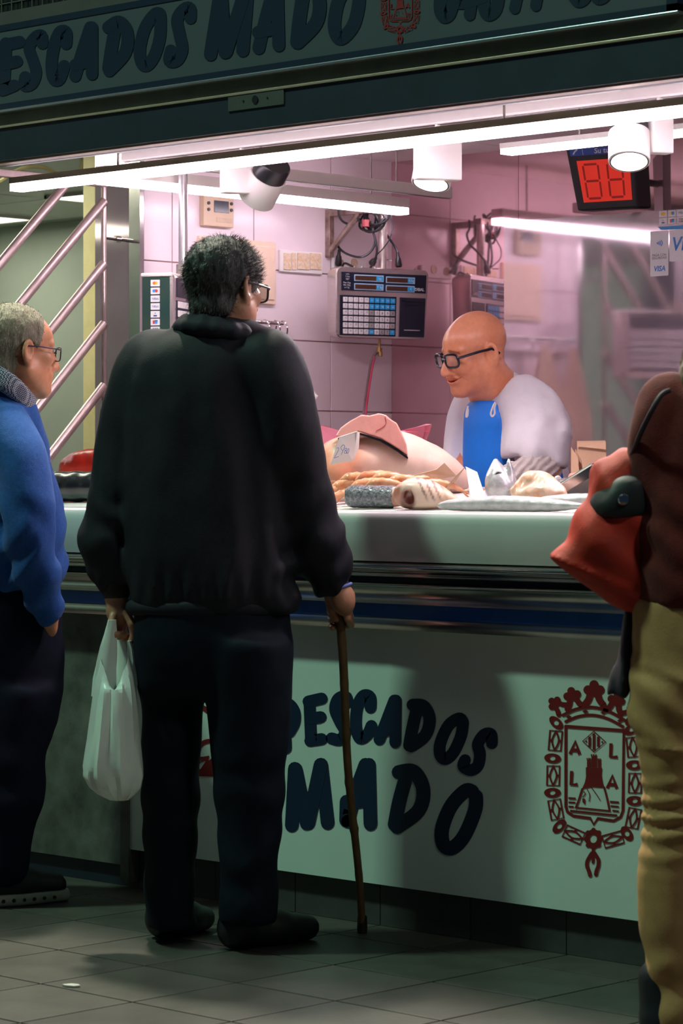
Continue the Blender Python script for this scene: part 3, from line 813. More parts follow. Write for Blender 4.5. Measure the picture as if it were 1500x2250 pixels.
zarm = P(716, 462, X=XS).z
MB().tube([(pp.x, pp.y, cS.z+H_/2-.02), (pp.x, pp.y, zarm-.004)], .0155, 14).build('pole', m_pole, sc1, True)
b = MB()
for px in (786, 803, 832, 925):
    q = SP((px-735)/213, 0, .03); b.tube([q, q+UP*.006], .004, 8)
b.tube([P(850, 571, d=9.45), P(862, 571, d=9.43)], .003, 6)
b.build('screws', m_inox, sc1)
# hose with brass fitting under the scale
hs = thing('hanging_hose', 'thin hose with a brass fitting hanging below the price scale', 'hose', P(833, 760, d=9.5))
b = MB(); b.tube([P(833, 742, d=9.50), P(833, 764, d=9.50)], .005, 10); b.tube([P(833, 764, d=9.5), P(832, 773, d=9.5)], .0105, 10)
b.tube([P(835, 773, d=9.5), P(835, 783, d=9.5)], .008, 10)
b.build('fitting', pm('brass', (0.40, 0.24, 0.09), 0.35, 0.9), hs, True)
MB().tube(spline([P(828, 774, d=9.5), P(821, 782, d=9.5), P(815, 800, d=9.5), P(810, 830, d=9.5), P(804, 870, d=9.5), P(800, 905, d=9.5), P(795, 990, d=9.45)], 6), .0055, 8).build('tube', pm('grey_hose', (0.20, 0.14, 0.15), 0.25), hs, True)
MB().tube(spline([P(823, 784, d=9.485), P(819, 800, d=9.485), P(814, 830, d=9.485), P(808, 870, d=9.485), P(804, 905, d=9.485), P(799, 990, d=9.44)], 6), .0038, 8).build('red_stripe', pm('red_hose', (0.62, 0.06, 0.12), 0.3), hs, True)

# second scale, seen from its side
e1 = (RT*.95-FW*.30).normalized(); e2 = (FW*.95+RT*.30).normalized()
o2 = cw(*L(311, 600, 8.52)); D2 = 0.105; W2 = .34; H2 = .26
M2 = frame(o2, e1, UP)      # x: side face from back (left) to front (right); y: across the scale
sc2 = thing('side_scale', 'hanging scale turned sideways with card stickers behind the dark-haired man', 'scale', o2-UP*H2)
m_green = pm('dark_green_side', (0.016, 0.055, 0.050), 0.3, c2=(0.045, 0.075, 0.055), scale=9)
q = MB(); q.box((0, 0.004, -H2), (D2, W2, -.004), M2); q.build('casing', m_scale, sc2, bevel=.012)
q = MB(); q.box((.002, 0, -H2+.012), (D2-.012, .006, -.014), M2); q.build('side_panel', m_green, sc2)
q = MB(); q.box((-.003, -.003, -.012), (D2-.004, W2, 0.0), M2); q.build('top_cover', m_white, sc2, bevel=.004)
q = MB(); q.box((D2-.002, .03, -.075), (D2+.003, W2-.03, -.015), M2); q.build('display_panel', m_face, sc2)
q = MB(); q.box((D2-.002, .03, -.235), (D2+.003, W2-.03, -.085), M2); kp2 = q.build('keypad', m_face, sc2)
k0 = None
for r_ in range(5):
    for c_ in range(9):
        ctr = M2 @ Vector((D2+.0045, .046+.031*c_, -.098-.028*r_))
        if k0 is None:
            q = MB(); q.box((D2+.003, .034, -.108), (D2+.006, .058, -.088), M2); k0 = q.build('key', m_kw, kp2)
        else: copy_part(k0, 'key', kp2, ctr)
p2_ = M2 @ Vector((.100, .10, 0)); 
MB().tube([p2_, Vector((p2_.x, p2_.y, ZC-.0065))], .0145, 14).build('pole', pm('grey_pole', (0.60, 0.58, 0.60), 0.3, 0.7), sc2, True)
MB().tube([p2_-UP*.002, p2_+UP*.032], .022, 14).build('collar', m_pole, sc2, True)
# card stickers on a face
c_or = pm('orange_print', (0.85, 0.20, 0.03), 0.5); c_ye = pm('yellow_print', (0.85, 0.55, 0.06), 0.5); c_rd = pm('red_print', (0.72, 0.06, 0.06), 0.5)
c_bl = pm('blue_print', (0.05, 0.32, 0.72), 0.5); c_nv = pm('navy_print', (0.03, 0.05, 0.30), 0.5); c_gn = pm('green_print', (0.05, 0.30, 0.12), 0.5)
m_card = pm('white_sticker', (0.80, 0.78, 0.80), 0.4, var=.02)
def sticker(fn, kind, par, name='card_sticker'):
    """fn(u, v) in 0..1 on the sticker; returns the sticker mesh with its print as children"""
    c = Print(lambda u, v: fn(u, v, 0)); c.poly([(.04, 0), (.96, 0), (1, .06), (1, .94), (.96, 1), (.04, 1), (0, .94), (0, .06)]); s0 = c.build(name, m_card, par)
    def pr(shape, m):
        k = Print(lambda u, v: fn(u, v, 1)); shape(k); k.build('print', m, s0)
    if kind == 'oy': pr(lambda k: k.disc(.40, .5, .17, .25), c_or); pr(lambda k: k.disc(.61, .5, .16, .25), c_ye)
    elif kind == 'br': pr(lambda k: k.disc(.38, .5, .17, .25), c_bl); pr(lambda k: k.disc(.62, .5, .17, .25), c_rd)
    elif kind == 'yy': pr(lambda k: k.disc(.5, .5, .28, .28), c_ye)
    elif kind == 'yb': pr(lambda k: k.disc(.38, .5, .17, .27), c_ye); pr(lambda k: k.disc(.60, .5, .2, .27), c_bl)
    elif kind == 'V':
        pr(lambda k: (k.stroke([(.46, .28), (.50, .46), (.54, .28)], .05, False)), c_nv); pr(lambda k: k.poly([(.32, .62), (.70, .62), (.70, .82), (.32, .82)]), c_nv)
    elif kind == 'rb':
        pr(lambda k: k.poly([(.24, .25), (.46, .25), (.42, .78), (.24, .78)]), c_rd); pr(lambda k: k.poly([(.46, .22), (.78, .22), (.74, .76), (.42, .76)]), c_bl)
        pr(lambda k: k.poly([(.46, .22), (.78, .22), (.77, .36), (.455, .36)]), c_nv)
    elif kind == 'dots':
        for i, m in enumerate((c_bl, c_rd, c_gn)): pr(lambda k: (k.disc(.32+.2*i, .30, .07, .12), k.disc(.32+.2*i, .52, .05, .07), k.disc(.32+.2*i, .72, .07, .12)), m)
    elif kind == 'visa': pr(lambda k: (k.stroke([(.20, .36), (.28, .64), (.37, .36)], .05, False), k.stroke([(.46, .36), (.44, .64)], .05, False),
                            k.stroke([(.63, .38), (.55, .42), (.62, .52), (.60, .62), (.51, .62)], .045), k.stroke([(.68, .64), (.79, .36), (.84, .64)], .05, False)), c_nv)
    return s0
for i, kd in enumerate(('oy', 'br', 'visa', 'visa', 'V', 'rb', 'dots', 'visa')):
    def fn(u, v, l, i=i): return M2 @ Vector((.0305+.0305*u, -.0006-.0006*l, -.022-.0243*i-.0205*v))
    sticker(fn, kd, sc2)

# ================================================================== NUMBER DISPLAY
nd = thing('number_display', 'black turn display with red digits hanging behind the right spotlight', 'display', P(1330, 395, d=8.95))
Dn = 8.93
quad = [(1241, 324), (1392, 313), (1400, 456), (1268, 464)]
fv = [P(x, y, d=Dn) for x, y in quad]
ext = RT*.052+FW*.035
b = MB(); b.prism(fv, ext); b.build('case', m_black, nd, bevel=.006)
def nq(u, v, lift):
    a = fv[0].lerp(fv[1], u); c_ = fv[3].lerp(fv[2], u); return a.lerp(c_, v)-FW*lift
def nrect(u0, v0, u1, v1, lift, m, name, par=nd):
    q = MB(); q.add([nq(u0, v0, lift), nq(u1, v0, lift), nq(u1, v1, lift), nq(u0, v1, lift)], [(0, 1, 2, 3)]); return q.build(name, m, par)
scr = nrect(.13, .225, .92, .875, .0015, em('red_screen', (1.0, 0.045, 0.02), 0.42, (0.5, 0.02, 0.01)), 'screen')
bl = nrect(.055, .035, .96, .145, .0015, pm('blue_label', (0.03, 0.09, 0.42), 0.4), 'label_band')
xq = (nq(.9, .5, 0)-nq(.1, .5, 0)).normalized()
text('Su turno', nq(.60, .090, .0026), xq, UP, .024, m_wink, bl, bold=.0004)
q = Print(lambda u, v: nq(u, v, .0026)); q.stroke([(.10, .115), (.13, .075), (.16, .055)], .02); q.stroke([(.24, .045), (.24, .138)], .006, False); q.build('mark', m_wink, bl)
m_seg = em('dim_segment', (1.0, 0.03, 0.015), 0.10, (0.25, 0.01, 0.008))
for dx in (.21, .575):
    q = Print(lambda u, v: nq(u, v, .003))
    a, b2, c0, c1, c2 = dx, dx+.225, .29, .55, .82
    q.stroke([(a+.03, c0), (b2-.03, c0)], .035, False); q.stroke([(a+.03, c1), (b2-.03, c1)], .035, False); q.stroke([(a+.03, c2), (b2-.03, c2)], .035, False)
    for x in (a, b2):
        q.stroke([(x, c0+.03), (x, c1-.03)], .03, False); q.stroke([(x, c1+.03), (x, c2-.03)], .03, False)
    q.build('digit', m_seg, scr)
ctr = (fv[0]+fv[2])/2+ext
MB().tube([ctr-ext*.05, Vector((ctr.x, YB-.003, ctr.z))], .012, 10).build('wall_arm', m_black, nd)

# ================================================================== THINGS ON THE TILED WALL
XW = XS+0.0062
m_beige = pm('beige_plastic', (0.62, 0.47, 0.33), 0.45, var=.04); m_cream = pm('cream_board', (0.80, 0.60, 0.46), 0.55, var=.05)
def wallbox(px0, py0, px1, py1, th, m, name, par, bev=.003, base=0.0):
    a, b_ = P(px0, py0, X=XW), P(px1, py1, X=XW)
    return MB().box((XW+base, a.y, b_.z), (XW+base+th, b_.y, a.z)).build(name, m, par, bevel=bev)
def wthing(name, label, cat, px, py): return thing(name, label, cat, P(px, py, X=XW))
t = wthing('thermostat', 'beige thermostat with a dark screen on the tiled wall', 'thermostat', 470, 465)
wallbox(438, 426, 504, 502, .022, m_beige, 'body', t)
wallbox(460, 441, 492, 470, .0025, pm('lcd_dark', (0.035, 0.045, 0.06), 0.2), 'screen', t, .001, .022)
for px, py in ((448, 447), (448, 461), (498, 449), (498, 463)):
    p = P(px, py, X=XW); MB().lathe([(0, .006), (.004, .0055)], (XW+.022, p.y, p.z), (1, 0, 0), 12).build('button', m_black, t)
wallbox(465, 478, 500, 492, .0012, pm('beige_flap', (0.55, 0.41, 0.29), 0.5), 'flap', t, .0008, .022)
t = wthing('access_panel', 'large cream panel on the tiled wall behind the dark-haired head', 'panel', 515, 595)
fr_ = wallbox(432, 518, 601, 670, .012, m_cream, 'frame', t)
wallbox(440, 530, 596, 660, .004, m_cream, 'door', t, .002, .012)
t = wthing('switch_plate', 'white switch plate with brown stains left of the scale', 'switch', 657, 575)
wallbox(611, 548, 704, 604, .010, m_white, 'plate', t)
m_stain = pm('stained_switch', (0.78, 0.70, 0.62), 0.5, c2=(0.66, 0.40, 0.16), scale=110)
for a, b_ in ((618, 634), (636, 645), (648, 674), (676, 700)): wallbox(a, 556, b_, 594, .004, m_stain, 'rocker', t, .0015, .010)
t = wthing('wall_socket', 'pale double socket half hidden behind the price scale', 'socket', 745, 590)
wallbox(727, 566, 800, 600, .012, m_white, 'plate', t)
for px in (742, 772):
    p = P(px, 578, X=XW); MB().lathe([(0, .016), (.003, .016), (.003, .012), (.001, .012)], (XW+.012, p.y, p.z), (1, 0, 0), 16).build('outlet', m_beige, t)
# steel bracket that carries the scale
m_bracket = pm('rusty_bracket', (0.20, 0.12, 0.10), 0.4, 0.7, c2=(0.50, 0.40, 0.36), scale=30)
by = P(716, 460, X=XS).y; z1_ = zarm; z0_ = P(716, 566, X=XS).z
t = wthing('wall_bracket', 'rusty steel triangle bracket above the price scale', 'bracket', 716, 510)
al = .26
MB().box((XW, by-.012, z0_), (XW+.022, by+.012, z1_)).build('upright', m_bracket, t, bevel=.002)
MB().box((XW+.022, by-.012, z1_-.024), (XW+al, by+.012, z1_)).build('arm', m_bracket, t, bevel=.002)
b = MB(); b.tube([(XW+.015, by, z0_+.02), (XW+.155, by, z1_-.02)], .011, 8); b.build('brace', m_bracket, t)
MB().box((pp.x-.018, by-.012, z1_-.024), (pp.x+.018, pp.y+.018, z1_-.003)).build('pole_plate', m_bracket, t)
# cables
def cable(pts, r, label, plugs=(), d=9.45, name='power_cable'):
    w3 = [P(p[0], p[1], d=(p[2] if len(p) > 2 else d)) for p in pts]
    t = thing(name, label, 'cable', w3[0])
    MB().tube(spline(w3, 8), r, 8).build('cord', m_black, t, True)
    for (a, b_) in plugs:
        A, B = P(a[0], a[1], d=a[2]), P(b_[0], b_[1], d=b_[2]); dd = B-A
        MB().lathe([(0, .005), (dd.length*.35, .007), (dd.length*.45, .0105), (dd.length*.9, .013), (dd.length, .011)], A, dd, 12).build('plug', m_black, t, True)
    return t
cable([(741, 532, 9.58), (745, 545, 9.56), (762, 558, 9.5), (790, 565, 9.46), (812, 555, 9.46), (824, 532, 9.46), (818, 505, 9.46), (808, 480, 9.5), (800, 470, 9.5)], .0042, 'black cable looping below the bracket left of the pole', [((745, 548, 9.56), (743, 583, 9.58))])
cable([(790, 480, 9.5), (770, 492, 9.5), (752, 486, 9.5), (744, 470, 9.5), (746, 452, 9.5), (760, 445, 9.5)], .0042, 'small black cable loop tucked under the light strip')
cable([(824, 462, 9.53), (829, 482, 9.53), (838, 498, 9.54), (852, 520, 9.53), (866, 540, 9.50), (874, 556, 9.48)], .0042, 'black cable running behind the pole to a plug on top of the scale', [((873, 555, 9.48), (876, 586, 9.47))])
cable([(858, 470, 9.44), (862, 500, 9.44), (856, 524, 9.42), (842, 545, 9.42), (828, 560, 9.44), (822, 572, 9.46)], .0022, 'thin grey cable crossing the pole above the scale', [((826, 566, 9.46), (816, 580, 9.48))])
# cable bundle coiled on the end of the bracket arm
t = thing('cable_coil', 'coil of black cable tied on the bracket arm, seen again in the mirror wall', 'cable', (XW+.2, by, z1_-.04))
b = MB()
for k in range(6):
    r_ = .038+.012*random.random(); ph = random.random()*6; cx, cy, cz = XW+.17+.05*random.random(), by+.02+.02*random.random(), z1_-.045+.03*random.random()
    a1 = random.random()*.9
    b.tube([(cx+r_*math.cos(a)*math.cos(a1), cy+r_*math.cos(a)*math.sin(a1)*.6+.012*math.sin(2*a+ph), cz+r_*math.sin(a)) for a in [2*math.pi*i/22 for i in range(22)]], .0042, 7, closed=True)
b.build('loops', m_black, t, True)
MB().lathe([(0, .014), (.024, .014)], (XW+.185, by, z1_-.07), (0, 0, 1), 12).build('tie', pm('red_tape', (0.30, 0.05, 0.06), 0.6), t)
MB().tube(spline([(XW+.19, by+.02, z1_-.05), (XW+.21, by+.03, z1_-.16), (XW+.15, by+.03, z1_-.23), (XW+.09, by+.03, z1_-.20), (XW+.05, by+.03, z1_-.19), (XW+.03, by+.04, z1_-.24)], 6), .0042, 7).build('tail', m_black, t, True)
# hook rail with hanging bags, half hidden by the man with the cane
zr = P(600, 712, X=XS).z; yr1 = P(600, 712, X=XS).y
t = thing('hook_rail', 'steel hook rail on the tiled wall beside the dark-haired head', 'rail', (XW, yr1-.3, zr))
MB().tube([(XW+.04, YP+.06, zr), (XW+.04, yr1, zr)], .007, 10).build('bar', m_chrome, t, True)
for y in (YP+.08, yr1-.02): MB().tube([(XW, y, zr), (XW+.04, y, zr)], .006, 8).build('standoff', m_chrome, t)
for y in (yr1-.015, yr1-.05, yr1-.1, yr1-.25, yr1-.4):
    MB().tube([(XW+.05+.022*math.sin(a), y+.006*math.sin(a), zr-.022+.03*math.cos(a)) for a in [5.2*i/16 for i in range(17)]], .003, 7).build('hook', m_chrome, t, True)
m_pinkbag = pm('hanging_bag_plastic', (0.72, 0.50, 0.36), 0.35, var=.15, scale=12, bump=.4, bscale=14)
for k, (y, h_, lab) in enumerate(((YP+.13, .50, 'longer pale bag on the hook rail, mirrored in the steel screen'), (YP+.30, .42, 'shorter pale bag on the hook rail, mirrored in the steel screen'))):
    b = MB(); rings = []; seg = 16; n = 9; vs_ = []
    for i in range(n):
        f = i/(n-1); rr = .012+.075*math.sin(min(1, f*1.25)*math.pi/2)*(1-.25*max(0, f-.8)/.2)
        for s_ in range(seg):
            a = 2*math.pi*s_/seg; q = rr*(1+.18*math.sin(5*a+k+3*f))
            vs_.append((XW+.075+q*.6*math.cos(a), y+q*math.sin(a), zr-.03-h_*f))
    b.add(vs_, [(i*seg+s_, i*seg+(s_+1) % seg, (i+1)*seg+(s_+1) % seg, (i+1)*seg+s_) for i in range(n-1) for s_ in range(seg)]+[tuple(range((n-1)*seg, n*seg))])
    tag(b.build('hanging_bag', m_pinkbag, None, True), lab, 'bag', 'bags on the hook rail')

# ================================================================== STICKERS ON THE STEEL SCREEN
ys = YSC-0.0006
def scq(px0, py0, px1, py1, skew=-0.07):
    def fn(u, v, l=0):
        px = px0+(px1-px0)*u; return P(px, py0+(py1-py0)*v+skew*(px-px0), Y=ys-.0006*l)
    return fn
st = thing('card_logo_sticker', 'sheet of six small card logos at the top right of the steel screen', 'sticker', P(1470, 480, Y=ys))
for r_ in range(2):
    for c_ in range(3):
        x = 1447.5+19.6*c_; y = 463.5+16.4*r_
        sticker(scq(x, y-.07*(x-1447), x+17.4, y+14.2-.07*(x-1447)), (('yy', 'yb', 'visa'), ('V', 'rb', 'dots'))[r_][c_], st)
c = Print(lambda x, y: P(x, y, Y=ys)); c.poly([(1445, 498.5), (1510, 494), (1510, 503), (1451, 505)]); c.build('blue_stripe', c_bl, st)
def vstick(px0, py0, px1, py1, label):
    t = thing('pay_sticker', label, 'sticker', P((px0+px1)/2, (py0+py1)/2, Y=ys))
    fn = scq(px0, py0, px1, py1); c = Print(lambda u, v: fn(u, v, 0)); c.poly([(.03, 0), (.97, 0), (1, .02), (1, .98), (.97, 1), (.03, 1), (0, .98), (0, .02)])
    return t, fn, c.build('sheet', m_card, t)
xd = Vector((1, 0, 0))
m_vblue = pm('card_blue', (0.02, 0.22, 0.66), 0.45)
t, fn, s0 = vstick(1428, 509, 1468, 608, 'tall white pay-safely sticker with contactless waves on the steel screen')
c = Print(lambda u, v: fn(u, v, 1))
for k in range(4): c.stroke([(.38+.075*k, .25-.017*k+.015), (.42+.085*k, .27), (.38+.075*k, .29+.017*k-.015)], .028)
c.build('waves', m_vblue, t)
text('PAGA CON', fn(.5, .535, 1), xd, UP, .0112, m_ink, t); text('SEGURIDAD', fn(.5, .60, 1), xd, UP, .0112, m_ink, t)
text('VISA', fn(.5, .84, 1), xd, UP, .024, m_vblue, t, shear=.2, bold=.0006)
t, fn, s0 = vstick(1470, 506, 1545, 575, 'white card sticker cut by the right edge of the picture')
text('VISA', fn(.50, .47, 1), xd, UP, .062, m_vblue, t, shear=.2, bold=.0012)
# ================================================================== SMOOTH BODIES: distance fields meshed by surface nets
def smin(a, b, k):
    h = np.clip(.5+.5*(b-a)/k, 0, 1); return b*(1-h)+a*h-k*h*(1-h)
def smax(a, b, k): return -smin(-a, -b, k)
def sd_ell(x, y, z, c, r):
    p = (x-c[0])/r[0], (y-c[1])/r[1], (z-c[2])/r[2]
    k0 = np.sqrt(p[0]**2+p[1]**2+p[2]**2)
    k1 = np.sqrt((p[0]/r[0])**2+(p[1]/r[1])**2+(p[2]/r[2])**2)+1e-9
    return k0*(k0-1)/k1
def sd_cone(x, y, z, a, b, ra, rb):
    ax, ay, az = b[0]-a[0], b[1]-a[1], b[2]-a[2]; L2 = ax*ax+ay*ay+az*az+1e-12
    t = np.clip(((x-a[0])*ax+(y-a[1])*ay+(z-a[2])*az)/L2, 0, 1)
    return np.sqrt((x-a[0]-t*ax)**2+(y-a[1]-t*ay)**2+(z-a[2]-t*az)**2)-(ra+(rb-ra)*t)
_rng = np.random.RandomState(5); _LAT = _rng.rand(32, 32, 32)
def vnoise(x, y, z):
    xi, yi, zi = np.floor(x).astype(int), np.floor(y).astype(int), np.floor(z).astype(int)
    fx, fy, fz = x-xi, y-yi, z-zi
    fx, fy, fz = fx*fx*(3-2*fx), fy*fy*(3-2*fy), fz*fz*(3-2*fz)
    r = 0
    for dx in (0, 1):
        for dy in (0, 1):
            for dz in (0, 1):
                r = r+_LAT[(xi+dx) % 32, (yi+dy) % 32, (zi+dz) % 32]*(fx if dx else 1-fx)*(fy if dy else 1-fy)*(fz if dz else 1-fz)
    return r*2-1
def fbm(x, y, z, o=3):
    return sum(vnoise(x*2**i+3.1*i, y*2**i+1.7*i, z*2**i)/2**i for i in range(o))

class Body:
    """coordinates: (a right, c forward, b up) in metres as seen from the aisle"""
    def __init__(s, lo, hi, res, fine=()):
        s.ax = []
        for k in range(3):
            iv = sorted([(max(lo[k], f[0][k]), min(hi[k], f[1][k]), f[2]) for f in fine])
            pts = [lo[k]]
            while pts[-1] < hi[k]:
                p = pts[-1]; st = res
                for a, b, r in iv:
                    if a-1e-9 <= p < b: st = min(st, r)
                    elif p < a and p+st > a: st = max(a-p, 1e-3) if a-p > 1e-3 else st
                pts.append(p+st)
            s.ax.append(np.array(pts))
        s.V = np.full([len(a) for a in s.ax], 9.0, dtype=np.float64)
    def sub(s, lo, hi, m):
        sl = []
        for k in range(3):
            i0 = max(0, np.searchsorted(s.ax[k], lo[k]-m)-1); i1 = min(len(s.ax[k]), np.searchsorted(s.ax[k], hi[k]+m)+1)
            sl.append(slice(i0, max(i1, i0+1)))
        g = s.ax[0][sl[0]][:, None, None], s.ax[1][sl[1]][None, :, None], s.ax[2][sl[2]][None, None, :]
        return tuple(sl), g
    def put(s, fn, lo, hi, k=.01, mode='u'):
        sl, g = s.sub(lo, hi, k+.03)
        d = fn(*g); cur = s.V[sl]
        if mode == 'u': s.V[sl] = smin(cur, d, k)
        elif mode == 's': s.V[sl] = smax(cur, -d, k)
        elif mode == 'i': s.V[sl] = smax(cur, d, k)
    def cone(s, a, b, ra, rb, k=.01, mode='u'):
        a, b = np.asarray(a), np.asarray(b); R = max(ra, rb)
        s.put(lambda x, y, z: sd_cone(x, y, z, a, b, ra, rb), np.minimum(a, b)-R, np.maximum(a, b)+R, k, mode)
    def chain(s, pts, k=.012, sm=3):
        """pts [(point, radius)] smoothed"""
        P4 = [np.append(np.asarray(p), r) for p, r in pts]; q = []
        n = len(P4)
        for i in range(n-1):
            p0, p1, p2, p3 = P4[max(i-1, 0)], P4[i], P4[i+1], P4[min(i+2, n-1)]
            for j in range(sm):
                t = j/sm; q.append(.5*((2*p1)+(p2-p0)*t+(2*p0-5*p1+4*p2-p3)*t*t+(3*p1-p0-3*p2+p3)*t**3))
        q.append(P4[-1])
        for a, b in zip(q[:-1], q[1:]): s.cone(a[:3], b[:3], a[3], b[3], k)
    def ell(s, c, r, k=.01, mode='u', R=None):
        c = np.asarray(c); r = np.asarray(r); m = r.max() if R is not None else r
        def fn(x, y, z):
            if R is None: return sd_ell(x, y, z, c, r)
            dx, dy, dz = x-c[0], y-c[1], z-c[2]
            return sd_ell(R[0, 0]*dx+R[1, 0]*dy+R[2, 0]*dz, R[0, 1]*dx+R[1, 1]*dy+R[2, 1]*dz, R[0, 2]*dx+R[1, 2]*dy+R[2, 2]*dz, (0, 0, 0), r)
        s.put(fn, c-m, c+m, k, mode)
    def loft(s, rows, k=.02, pw=2.0):
        """rows (b height, a centre, c centre, half width, half depth), stacked vertically"""
        rows = sorted(rows); Z = np.array([r[0] for r in rows]); C = np.array([r[1:] for r in rows])
        zz = np.linspace(Z[0], Z[-1], 160); q = np.stack([np.interp(zz, Z, C[:, j]) for j in range(4)], 1)
        ker = np.ones(9)/9; q = np.stack([np.convolve(np.pad(q[:, j], 4, 'edge'), ker, 'valid') for j in range(4)], 1)
        lo = np.array([(C[:, 0]-C[:, 2]).min(), (C[:, 1]-C[:, 3]).min(), Z[0]]); hi = np.array([(C[:, 0]+C[:, 2]).max(), (C[:, 1]+C[:, 3]).max(), Z[-1]])
        def fn(x, y, z):
            ac, cc, hw, hd = [np.interp(z, zz, q[:, j]) for j in range(4)]
            e = (np.abs((x-ac)/hw)**pw+np.abs((y-cc)/hd)**pw)**(1/pw)
            d = (e-1)*np.minimum(hw, hd)
            return smax(smax(d, z-Z[-1], .03), Z[0]-z, .015)
        s.put(fn, lo, hi, k)
    def group(s, fn, R, c, sc, ext, k=.012, mode='u'):
        """fn in local coordinates; world = c + sc * R @ local; ext = local half extents box (lo, hi)"""
        R = np.asarray(R); c = np.asarray(c)
        cs = np.array([[ext[i][0], ext[j][1], ext[l][2]] for i in (0, 1) for j in (0, 1) for l in (0, 1)])
        w_ = (cs@R.T)*sc+c
        def f(x, y, z):
            dx, dy, dz = x-c[0], y-c[1], z-c[2]
            return fn((R[0, 0]*dx+R[1, 0]*dy+R[2, 0]*dz)/sc, (R[0, 1]*dx+R[1, 1]*dy+R[2, 1]*dz)/sc, (R[0, 2]*dx+R[1, 2]*dy+R[2, 2]*dz)/sc)*sc
        s.put(f, w_.min(0), w_.max(0), k, mode)
    def cut(s, fn): s.V = np.maximum(s.V, fn(s.ax[0][:, None, None], s.ax[1][None, :, None], s.ax[2][None, None, :]))
    def disp(s, fn, band=.05):
        idx = np.nonzero(np.abs(s.V) < band)
        s.V[idx] += fn(s.ax[0][idx[0]], s.ax[1][idx[1]], s.ax[2][idx[2]])
    def net(s):
        V = s.V; ins = V < 0; nx, ny, nz = V.shape
        c0 = ins[:-1, :-1, :-1].astype(np.int8)
        tot = sum(ins[i:nx-1+i, j:ny-1+j, k:nz-1+k].astype(np.int8) for i in (0, 1) for j in (0, 1) for k in (0, 1))
        act = (tot > 0) & (tot < 8); ci = np.argwhere(act)
        idm = np.full(act.shape, -1, dtype=np.int64); idm[act] = np.arange(len(ci))
        acc = np.zeros((len(ci), 3)); cnt = np.zeros(len(ci))
        cor = [(i, j, k) for i in (0, 1) for j in (0, 1) for k in (0, 1)]
        for a in cor:
            for dim in range(3):
                if a[dim]: continue
                b = list(a); b[dim] = 1
                ia = ci+np.array(a); ib = ci+np.array(b)
                va = V[ia[:, 0], ia[:, 1], ia[:, 2]]; vb = V[ib[:, 0], ib[:, 1], ib[:, 2]]
                x = (va < 0) != (vb < 0); t = np.where(x, va/(va-vb+1e-15), 0)
                pa = np.stack([s.ax[d][ia[:, d]] for d in range(3)], 1); pb = np.stack([s.ax[d][ib[:, d]] for d in range(3)], 1)
                acc += np.where(x[:, None], pa+(pb-pa)*t[:, None], 0); cnt += x
        pts = acc/cnt[:, None]
        quads = []
        for dim in range(3):
            o1, o2 = [d for d in range(3) if d != dim]
            sA = [slice(None)]*3; sB = [slice(None)]*3; sA[dim] = slice(0, -1); sB[dim] = slice(1, None)
            for o in (o1, o2): sA[o] = slice(1, -1); sB[o] = slice(1, -1)
            A = ins[tuple(sA)]; B = ins[tuple(sB)]
            e = np.argwhere(A != B)
            if not len(e): continue
            flip = A[e[:, 0], e[:, 1], e[:, 2]]
            base = e.copy(); base[:, o1] += 1; base[:, o2] += 1
            def cid(u, v):
                q = base.copy(); q[:, o1] -= u; q[:, o2] -= v; return idm[q[:, 0], q[:, 1], q[:, 2]]
            Q = np.stack([cid(0, 0), cid(1, 0), cid(1, 1), cid(0, 1)], 1)
            if dim == 1: flip = ~flip
            Q[~flip] = Q[~flip][:, ::-1]
            quads.append(Q)
        Q = np.concatenate(quads); Q = Q[(Q >= 0).all(1)]
        return pts, Q
    def mesh(s, name, m, parent=None, colfn=None, relax=1, post=None):
        pts, Q = s.net()
        for _ in range(relax):
            acc = np.zeros_like(pts); n = np.zeros(len(pts))
            for k in range(4):
                a, b = Q[:, k], Q[:, (k+1) % 4]
                np.add.at(acc, a, pts[b]); np.add.at(n, a, 1); np.add.at(acc, b, pts[a]); np.add.at(n, b, 1)
            pts = pts*.5+.5*acc/np.maximum(n, 1)[:, None]
        if post: pts = post(pts)
        cols = colfn(pts) if colfn else None
        return to_obj(name, pts, Q.tolist(), m, parent, cols)
def to_obj(name, pts, faces, m, parent=None, cols=None):
    pts = np.asarray(pts); R3 = np.array([[RT.x, FW.x, 0], [RT.y, FW.y, 0], [0, 0, 1]])
    W = pts@R3.T+np.array([CAM.x, CAM.y, 0])
    return mesh_obj(name, W, faces, m, parent, True, cols)
def rows_px(rows, d, cf=0.0):
    """(py, px_left, px_right, half depth[, depth offset]) silhouettes -> loft rows at depth d"""
    out = []
    for r in rows:
        py, x0, x1, hd = r[:4]; dd = d+(r[4] if len(r) > 4 else 0)
        a0, a1 = (x0-750)/FPX*dd, (x1-750)/FPX*dd
        out.append((CAM.z+(HZ-py)/FPX*dd, (a0+a1)/2, dd, (a1-a0)/2, hd))
    return out
def basis(yaw, pitch=0.0, roll=0.0):
    """head basis: local x = the person's right-hand side seen from behind, y = facing, z = up.
    yaw 0 looks away from the viewer, +90 looks to the viewer's right"""
    y = math.radians(yaw); p = math.radians(pitch); r = math.radians(roll)
    f = np.array([math.sin(y)*math.cos(p), math.cos(y)*math.cos(p), math.sin(p)])
    x = np.array([math.cos(y), -math.sin(y), 0.0]); z = np.cross(x, f)
    x2 = x*math.cos(r)+z*math.sin(r); z2 = -x*math.sin(r)+z*math.cos(r)
    return np.stack([x2, f, z2], 1)

